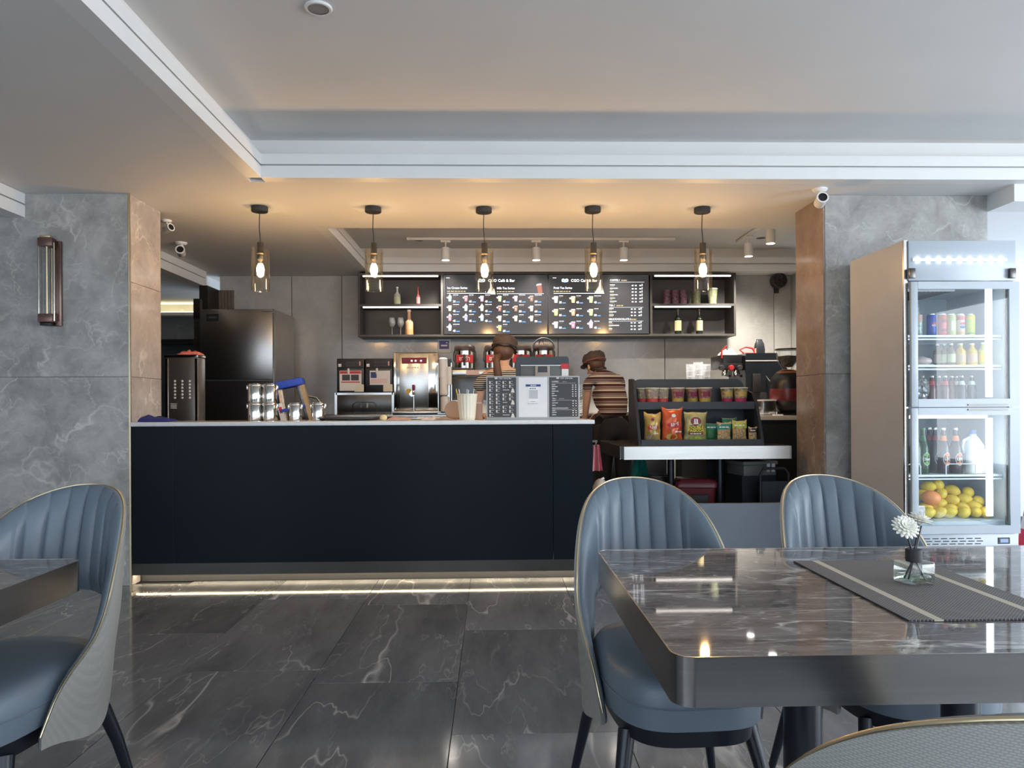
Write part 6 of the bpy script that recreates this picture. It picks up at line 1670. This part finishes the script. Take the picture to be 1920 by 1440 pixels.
# ------------------------------------------------------------------ people
def skin_mesh(name, nodes, edges, mat, parent=None, sub=2, root=0, smooth=True):
    """nodes: {key: (x, y, z, rx, ry)}; grown with a Skin modifier, then baked to a mesh"""
    keys = list(nodes); me = bpy.data.meshes.new(name)
    me.from_pydata([nodes[k][:3] for k in keys], [(keys.index(a), keys.index(b)) for a, b in edges], [])
    o = bpy.data.objects.new(name, me); COL.objects.link(o)
    sk = o.modifiers.new('skin', 'SKIN'); sk.use_smooth_shade = True; sk.branch_smoothing = .6
    ss = o.modifiers.new('sub', 'SUBSURF'); ss.levels = sub; ss.render_levels = sub
    for i, k in enumerate(keys):
        sv = me.skin_vertices[0].data[i]; sv.radius = (nodes[k][3], nodes[k][4]); sv.use_root = (i == root)
    dg = bpy.context.evaluated_depsgraph_get()
    nm = bpy.data.meshes.new_from_object(o.evaluated_get(dg))
    bpy.data.objects.remove(o, do_unlink=True)
    nm.name = name; nm.materials.clear(); nm.materials.append(M[mat] if isinstance(mat, str) else mat)
    for p in nm.polygons: p.use_smooth = True
    ob = bpy.data.objects.new(name, nm); COL.objects.link(ob)
    if parent: ob.parent = parent
    return ob
def hand_nodes(nodes, edges, pre, wrist, d, side, up):
    """palm and five bent fingers beyond the wrist; d = pointing direction, side = towards the thumb"""
    w, d, s, u = Vector(wrist), Vector(d).normalized(), Vector(side).normalized(), Vector(up).normalized()
    pk = pre + 'palm'; p = w + d * .055
    nodes[pk] = (*p, .027, .016); edges.append((pre + 'wrist', pk))
    for k, (off, ln) in enumerate(((.030, .066), (.010, .074), (-.010, .069), (-.029, .054))):
        prev = pk
        a = p + d * .032 + s * off
        for q, (f, cv) in enumerate(((0, 0), (.5, .012), (1.0, .034))):
            key = f'{pre}f{k}{q}'; c = a + d * ln * f - u * cv
            nodes[key] = (*c, .0092 - .0010 * q, .0092 - .0010 * q); edges.append((prev, key)); prev = key
    prev = pk
    for q, (fd, fs, cv) in enumerate(((.0, .034, .0), (.028, .050, .008), (.050, .052, .020))):
        key = f'{pre}t{q}'; c = p + d * (fd - .012) + s * fs - u * cv
        nodes[key] = (*c, .011 - .001 * q, .011 - .001 * q); edges.append((prev, key)); prev = key
def face(head, c, fwd, par_name, sc=1.0):
    """eyes, brows and mouth as parts on the front of the head; nose and ears are returned as a mesh to join"""
    f = Vector(fwd).normalized(); s = f.cross(Vector((0, 0, 1))).normalized(); u = s.cross(f).normalized()
    c = Vector(c)
    for k in (-1, 1):
        bm = nb(); ball(bm, c + f * .083 + s * (.033 * k) + u * .005, .011, .011, .008, 10, 8); obj('eye', bm, 'paper', head, True, 80)
        bm = nb(); ball(bm, c + f * .092 + s * (.033 * k) + u * .005, .005, .005, .005, 8, 6); obj('iris', bm, 'ink', head, True, 80)
        bm = nb(); tube(bm, [c + f * .090 + s * (.016 * k) + u * .026, c + f * .088 + s * (.034 * k) + u * .031, c + f * .080 + s * (.050 * k) + u * .026], .0035, 6); obj('eyebrow', bm, 'hair', head, True)
    bm = nb(); tube(bm, [c + f * .083 - s * .022 - u * .062, c + f * .092 - u * .060, c + f * .083 + s * .022 - u * .062], [.003, .006, .003], 6); obj('mouth', bm, flat('lips', (.45, .14, .12)), head, True)
def add_nose_ears(o, c, fwd):
    f = Vector(fwd).normalized(); s = f.cross(Vector((0, 0, 1))).normalized(); u = s.cross(f).normalized(); c = Vector(c)
    bm = nb(); bm.from_mesh(o.data)
    tube(bm, [c + f * .082 + u * .012, c + f * .098 - u * .015, c + f * .104 - u * .030, c + f * .086 - u * .036], [.006, .009, .012, .009], 8)
    for k in (-1, 1):
        ball(bm, c + s * (.078 * k) - u * .012 - f * .005, .016, .016, .028, 12, 8)
    bm.to_mesh(o.data); bm.free()
    for p in o.data.polygons: p.use_smooth = True

# ---- left worker, seen from behind
P1Y = 6.32
z0 = .15
hx = XA(944, P1Y)
p1 = thing('person', 'worker with a long ponytail in a black and white striped top, seen from behind', 'person', (hx, P1Y, z0))
shw = .175
def p1z(py): return ZA(py, P1Y, 944) - z0
N1 = {'pelvis': (0, 0, .84, .095, .080), 'waist': (0, 0, .99, .085, .070), 'chest': (0, .0, 1.18, .100, .078), 'upper': (0, .01, 1.285, .090, .060), 'neckb': (.0, .02, 1.340, .055, .052), 'neck': (.004, .04, 1.365, .046, .046), 'skull': (.004, .055, 1.405, .070, .078), 'head': (.004, .055, 1.452, .078, .092), 'crown': (.004, .045, 1.505, .058, .066)}
E1 = [('pelvis', 'waist'), ('waist', 'chest'), ('chest', 'upper'), ('upper', 'neckb'), ('neckb', 'neck'), ('neck', 'skull'), ('skull', 'head'), ('head', 'crown')]
for s, nm in ((-1, 'l'), (1, 'r')):
    N1[nm + 'sh'] = (s * .155, .01, 1.275, .042, .042)
    N1[nm + 'el'] = (s * (.225 if s < 0 else .20), .03, .985, .040, .040)
    N1[nm + 'fa'] = (s * (.215 if s < 0 else .17), -.04 if s < 0 else .15, .90, .034, .034)
    N1[nm + 'wrist'] = (s * (.195 if s < 0 else .13), -.14 if s < 0 else .24, .915 if s < 0 else .96, .024, .022)
    E1 += [('upper', nm + 'sh'), (nm + 'sh', nm + 'el'), (nm + 'el', nm + 'fa'), (nm + 'fa', nm + 'wrist')]
    N1[nm + 'hip'] = (s * .085, 0, .78, .060, .062); N1[nm + 'kn'] = (s * .09, .0, .44, .046, .048); N1[nm + 'ank'] = (s * .09, -.01, .075, .036, .038); N1[nm + 'toe'] = (s * .10, .12, .03, .036, .026)
    E1 += [('pelvis', nm + 'hip'), (nm + 'hip', nm + 'kn'), (nm + 'kn', nm + 'ank'), (nm + 'ank', nm + 'toe')]
hand_nodes(N1, E1, 'l', N1['lwrist'][:3], (.35, -.9, .1), (1, .3, 0), (0, 0, 1))
hand_nodes(N1, E1, 'r', N1['rwrist'][:3], (-.2, .95, .05), (-1, 0, 0), (0, 0, 1))
body1 = skin_mesh('body', N1, E1, 'skin', p1)
hc = Vector((.004, .055, 1.440)); fw = Vector((.25, .93, -.28)); add_nose_ears(body1, hc, fw); face(body1, hc, fw, 'p1')
# striped off-shoulder top
NT = {'pelvis': (0, 0, .88, .138, .116), 'waist': (0, 0, 1.0, .122, .104), 'chest': (0, .0, 1.16, .142, .114), 'upper': (0, .005, 1.238, .140, .100)}
ET = [('pelvis', 'waist'), ('waist', 'chest'), ('chest', 'upper')]
for s, nm in ((-1, 'l'), (1, 'r')):
    NT[nm + 'sh'] = (s * .170, .008, 1.272, .074, .070); NT[nm + 'el'] = (s * (.212 if s < 0 else .200), .022, 1.12, .064, .062); ET += [('upper', nm + 'sh'), (nm + 'sh', nm + 'el')]
skin_mesh('striped_top', NT, ET, 'shirtA', p1)
NP = {'top': (0, 0, .93, .125, .108), 'pelvis': (0, 0, .86, .140, .120)}; EP = [('top', 'pelvis')]
for s, nm in ((-1, 'l'), (1, 'r')):
    NP[nm + 'hip'] = (s * .088, 0, .76, .102, .106); NP[nm + 'kn'] = (s * .09, 0, .44, .072, .074); NP[nm + 'ank'] = (s * .09, -.01, .10, .056, .058); EP += [('pelvis', nm + 'hip'), (nm + 'hip', nm + 'kn'), (nm + 'kn', nm + 'ank')]
skin_mesh('trousers', NP, EP, 'denim', p1)
# hair, ponytail and cap
bm = nb(); ball(bm, (.004, .034, 1.466), .088, .096, .088, 24, 16)
for v in bm.verts:
    if v.co.y > .075: v.co.y = .075 + (v.co.y - .075) * .2
    if v.co.z < 1.407: v.co.x *= .93
obj('hair', bm, 'hair', p1, True, 80)
pt_ = [(-.030, -.070, 1.425), (-.052, -.105, 1.408), (-.058, -.122, 1.36), (-.052, -.120, 1.30), (-.042, -.128, 1.23), (-.036, -.130, 1.17), (-.032, -.128, 1.12)]
tb('ponytail', pt_, [.018, .028, .030, .034, .034, .028, .010], 'hair', p1, 14)
def cap(par, c, tilt, band=None, s=1.0, mat='cap', brim=1):
    bm = nb(); n = 28; rows = []
    for k, (r_, z) in enumerate(((.098, -.01), (.104, .02), (.108, .045), (.102, .070), (.080, .090), (.045, .100))):
        rows.append([bm.verts.new((r_ * math.cos(2 * PI * q / n) * (1 + .04 * math.sin(3 * 2 * PI * q / n + k)), r_ * 1.08 * math.sin(2 * PI * q / n), z + .008 * math.sin(5 * 2 * PI * q / n + k * 2))) for q in range(n)])
    for a, b in zip(rows, rows[1:]):
        for q in range(n): bm.faces.new((a[q], a[(q + 1) % n], b[(q + 1) % n], b[q]))
    bm.faces.new(rows[0]); bm.faces.new(rows[-1])
    bm.transform(Matrix.Translation(c) @ tilt @ Matrix.Scale(s, 4)); o = obj('cap', bm, mat, par, True, 60)
    bm = nb(); A = []
    for q in range(15):
        a = R(20 + 140 * q / 14); A.append([bm.verts.new((r_ * math.cos(a), r_ * 1.05 * math.sin(a) + dy, z)) for r_, dy, z in ((.097, 0, .004), (.125, .02, -.008), (.125, .02, -.012), (.097, 0, -.002))])
    for a, b in zip(A, A[1:]):
        for k in range(4): bm.faces.new((a[k], a[(k + 1) % 4], b[(k + 1) % 4], b[k]))
    bm.transform(Matrix.Translation(c) @ tilt @ Matrix.Scale(s, 4)); obj('cap_peak', bm, mat, o, True, 60)
    bm = nb(); tube(bm, [(.103 * math.cos(2 * PI * q / 24), .108 * math.sin(2 * PI * q / 24), .008) for q in range(24)], .010, 6, True)
    bm.transform(Matrix.Translation(c) @ tilt @ Matrix.Scale(s, 4)); obj('cap_band', bm, band or mat, o, True, 60)
cap(p1, (.010, .030, 1.497), Matrix.Rotation(R(-14), 4, 'X') @ Matrix.Rotation(R(6), 4, 'Y'))

# ---- right worker, bending to the left
P2Y = 6.85
p2 = thing('person', 'worker in a maroon and white striped shirt bending over beside the counter end', 'person', (XA(1150, P2Y), P2Y, z0))
def q2(px, py): p = at(px, py, P2Y); return p.x - p2.location.x, p.z - z0
hd2 = q2(1122, 686); ch2 = q2(1138, 725); pe2 = q2(1153, 790)
N2 = {'pelvis': (.012, -.02, pe2[1] - .015, .085, .075), 'waist': (.005, .02, pe2[1] + .09, .080, .070), 'chest': (-.045, .09, ch2[1] + .01, .090, .075), 'upper': (-.075, .13, ch2[1] + .085, .075, .055), 'neckb': (-.105, .17, ch2[1] + .165, .052, .052), 'neck': (-.120, .20, ch2[1] + .185, .046, .046), 'skull': (-.135, .225, hd2[1] - .035, .070, .078), 'head': (-.140, .23, hd2[1] + .01, .076, .090), 'crown': (-.142, .225, hd2[1] + .07, .058, .066)}
E2 = list(E1[:8])
zc2 = ch2[1]
N2.update({'lsh': (-.205, .14, zc2 + .045, .038, .038), 'lel': (-.225, .19, zc2 - .155, .038, .038), 'lfa': (-.235, .22, zc2 - .27, .032, .032), 'lwrist': (-.245, .25, zc2 - .37, .024, .022),
           'rsh': (.075, .15, zc2 + .055, .036, .036), 'rel': (.10, .30, zc2 - .11, .038, .038), 'rfa': (.03, .40, zc2 - .19, .032, .032), 'rwrist': (-.05, .46, zc2 - .23, .024, .022)})
for nm in 'lr': E2 += [('upper', nm + 'sh'), (nm + 'sh', nm + 'el'), (nm + 'el', nm + 'fa'), (nm + 'fa', nm + 'wrist')]
for s, nm in ((-1, 'l'), (1, 'r')):
    N2[nm + 'hip'] = (.012 + s * .082, -.02, pe2[1] - .09, .055, .058); N2[nm + 'kn'] = (.0 + s * .09, .02, .44, .045, .046); N2[nm + 'ank'] = (-.01 + s * .10, -.02, .075, .036, .038); N2[nm + 'toe'] = (-.02 + s * .11, .11, .03, .036, .026)
    E2 += [('pelvis', nm + 'hip'), (nm + 'hip', nm + 'kn'), (nm + 'kn', nm + 'ank'), (nm + 'ank', nm + 'toe')]
hand_nodes(N2, E2, 'l', N2['lwrist'][:3], (-.1, .3, -.95), (0, 1, .2), (1, 0, 0)); hand_nodes(N2, E2, 'r', N2['rwrist'][:3], (-.6, .6, -.5), (-.6, -.6, 0), (0, 0, 1))
body2 = skin_mesh('body', N2, E2, 'skin', p2)
hc2 = Vector(N2['head'][:3]); fw2 = Vector((-.55, .75, -.35)); add_nose_ears(body2, hc2, fw2); face(body2, hc2, fw2, 'p2')
NT2 = {'pelvis': (.010, -.01, pe2[1] + .015, .146, .130), 'waist': (.003, .02, pe2[1] + .10, .130, .112), 'chest': (-.045, .09, zc2 + .02, .148, .120), 'upper': (-.075, .13, zc2 + .100, .125, .100), 'lsh': (-.215, .14, zc2 + .055, .066, .062), 'lel': (-.226, .165, zc2 - .055, .058, .056), 'rsh': (.085, .15, zc2 + .075, .064, .062), 'rel': (.10, .22, zc2 - .02, .056, .054), 'neckb': (-.100, .160, zc2 + .155, .070, .066)}
st2 = skin_mesh('striped_shirt', NT2, [('pelvis', 'waist'), ('waist', 'chest'), ('chest', 'upper'), ('upper', 'lsh'), ('lsh', 'lel'), ('upper', 'rsh'), ('rsh', 'rel'), ('upper', 'neckb')], 'shirtB', p2)
NP2 = {'top': (.012, -.015, pe2[1] + .065, .120, .108), 'pelvis': (.012, -.02, pe2[1] - .005, .150, .135)}; EP2 = [('top', 'pelvis')]
for s, nm in ((-1, 'l'), (1, 'r')):
    NP2[nm + 'hip'] = (.012 + s * .085, -.02, pe2[1] - .10, .112, .118); NP2[nm + 'kn'] = (s * .09, .02, .44, .078, .082); NP2[nm + 'ank'] = (-.01 + s * .10, -.02, .10, .060, .062); EP2 += [('pelvis', nm + 'hip'), (nm + 'hip', nm + 'kn'), (nm + 'kn', nm + 'ank')]
skin_mesh('trousers', NP2, EP2, 'denim', p2)
skin_mesh('apron', {'a': (-.105, .06, pe2[1] - .02, .055, .075), 'b': (-.115, .06, pe2[1] - .20, .060, .085), 'c': (-.115, .05, pe2[1] - .42, .062, .090)}, [('a', 'b'), ('b', 'c')], 'apron', p2)
bm = nb(); ball(bm, Vector(hc2) + Vector((.010, -.018, .018)), .086, .092, .080, 22, 14); obj('hair', bm, 'hair', p2, True, 80)
cap(p2, (hc2.x - .0, hc2.y - .01, hc2.z + .032), Matrix.Rotation(R(-55), 4, 'Z').inverted() @ Matrix.Rotation(R(-20), 4, 'X') if False else Matrix.Rotation(R(36), 4, 'Z') @ Matrix.Rotation(R(-18), 4, 'X'), flat('capred', (.18, .06, .045)), 1.0)
tb('collar', [(N2['neckb'][0] + .058 * math.cos(a), N2['neckb'][1] + .058 * math.sin(a), N2['neckb'][2] + .012 + .012 * math.sin(a)) for a in [2 * PI * k / 18 for k in range(18)]], .013, 'ink', p2, 6, True)

# lettering too small to pick apart letter by letter stays joined, marked as such
for o in bpy.data.objects:
    if o.type == 'MESH' and o.parent and o.name.split('.')[0] in {'menu_picture', 'lettering', 'price_mark', 'small_print', 'heading', 'logo_ring', 'subheading', 'badge_print'}:
        o['kind'] = 'stuff'
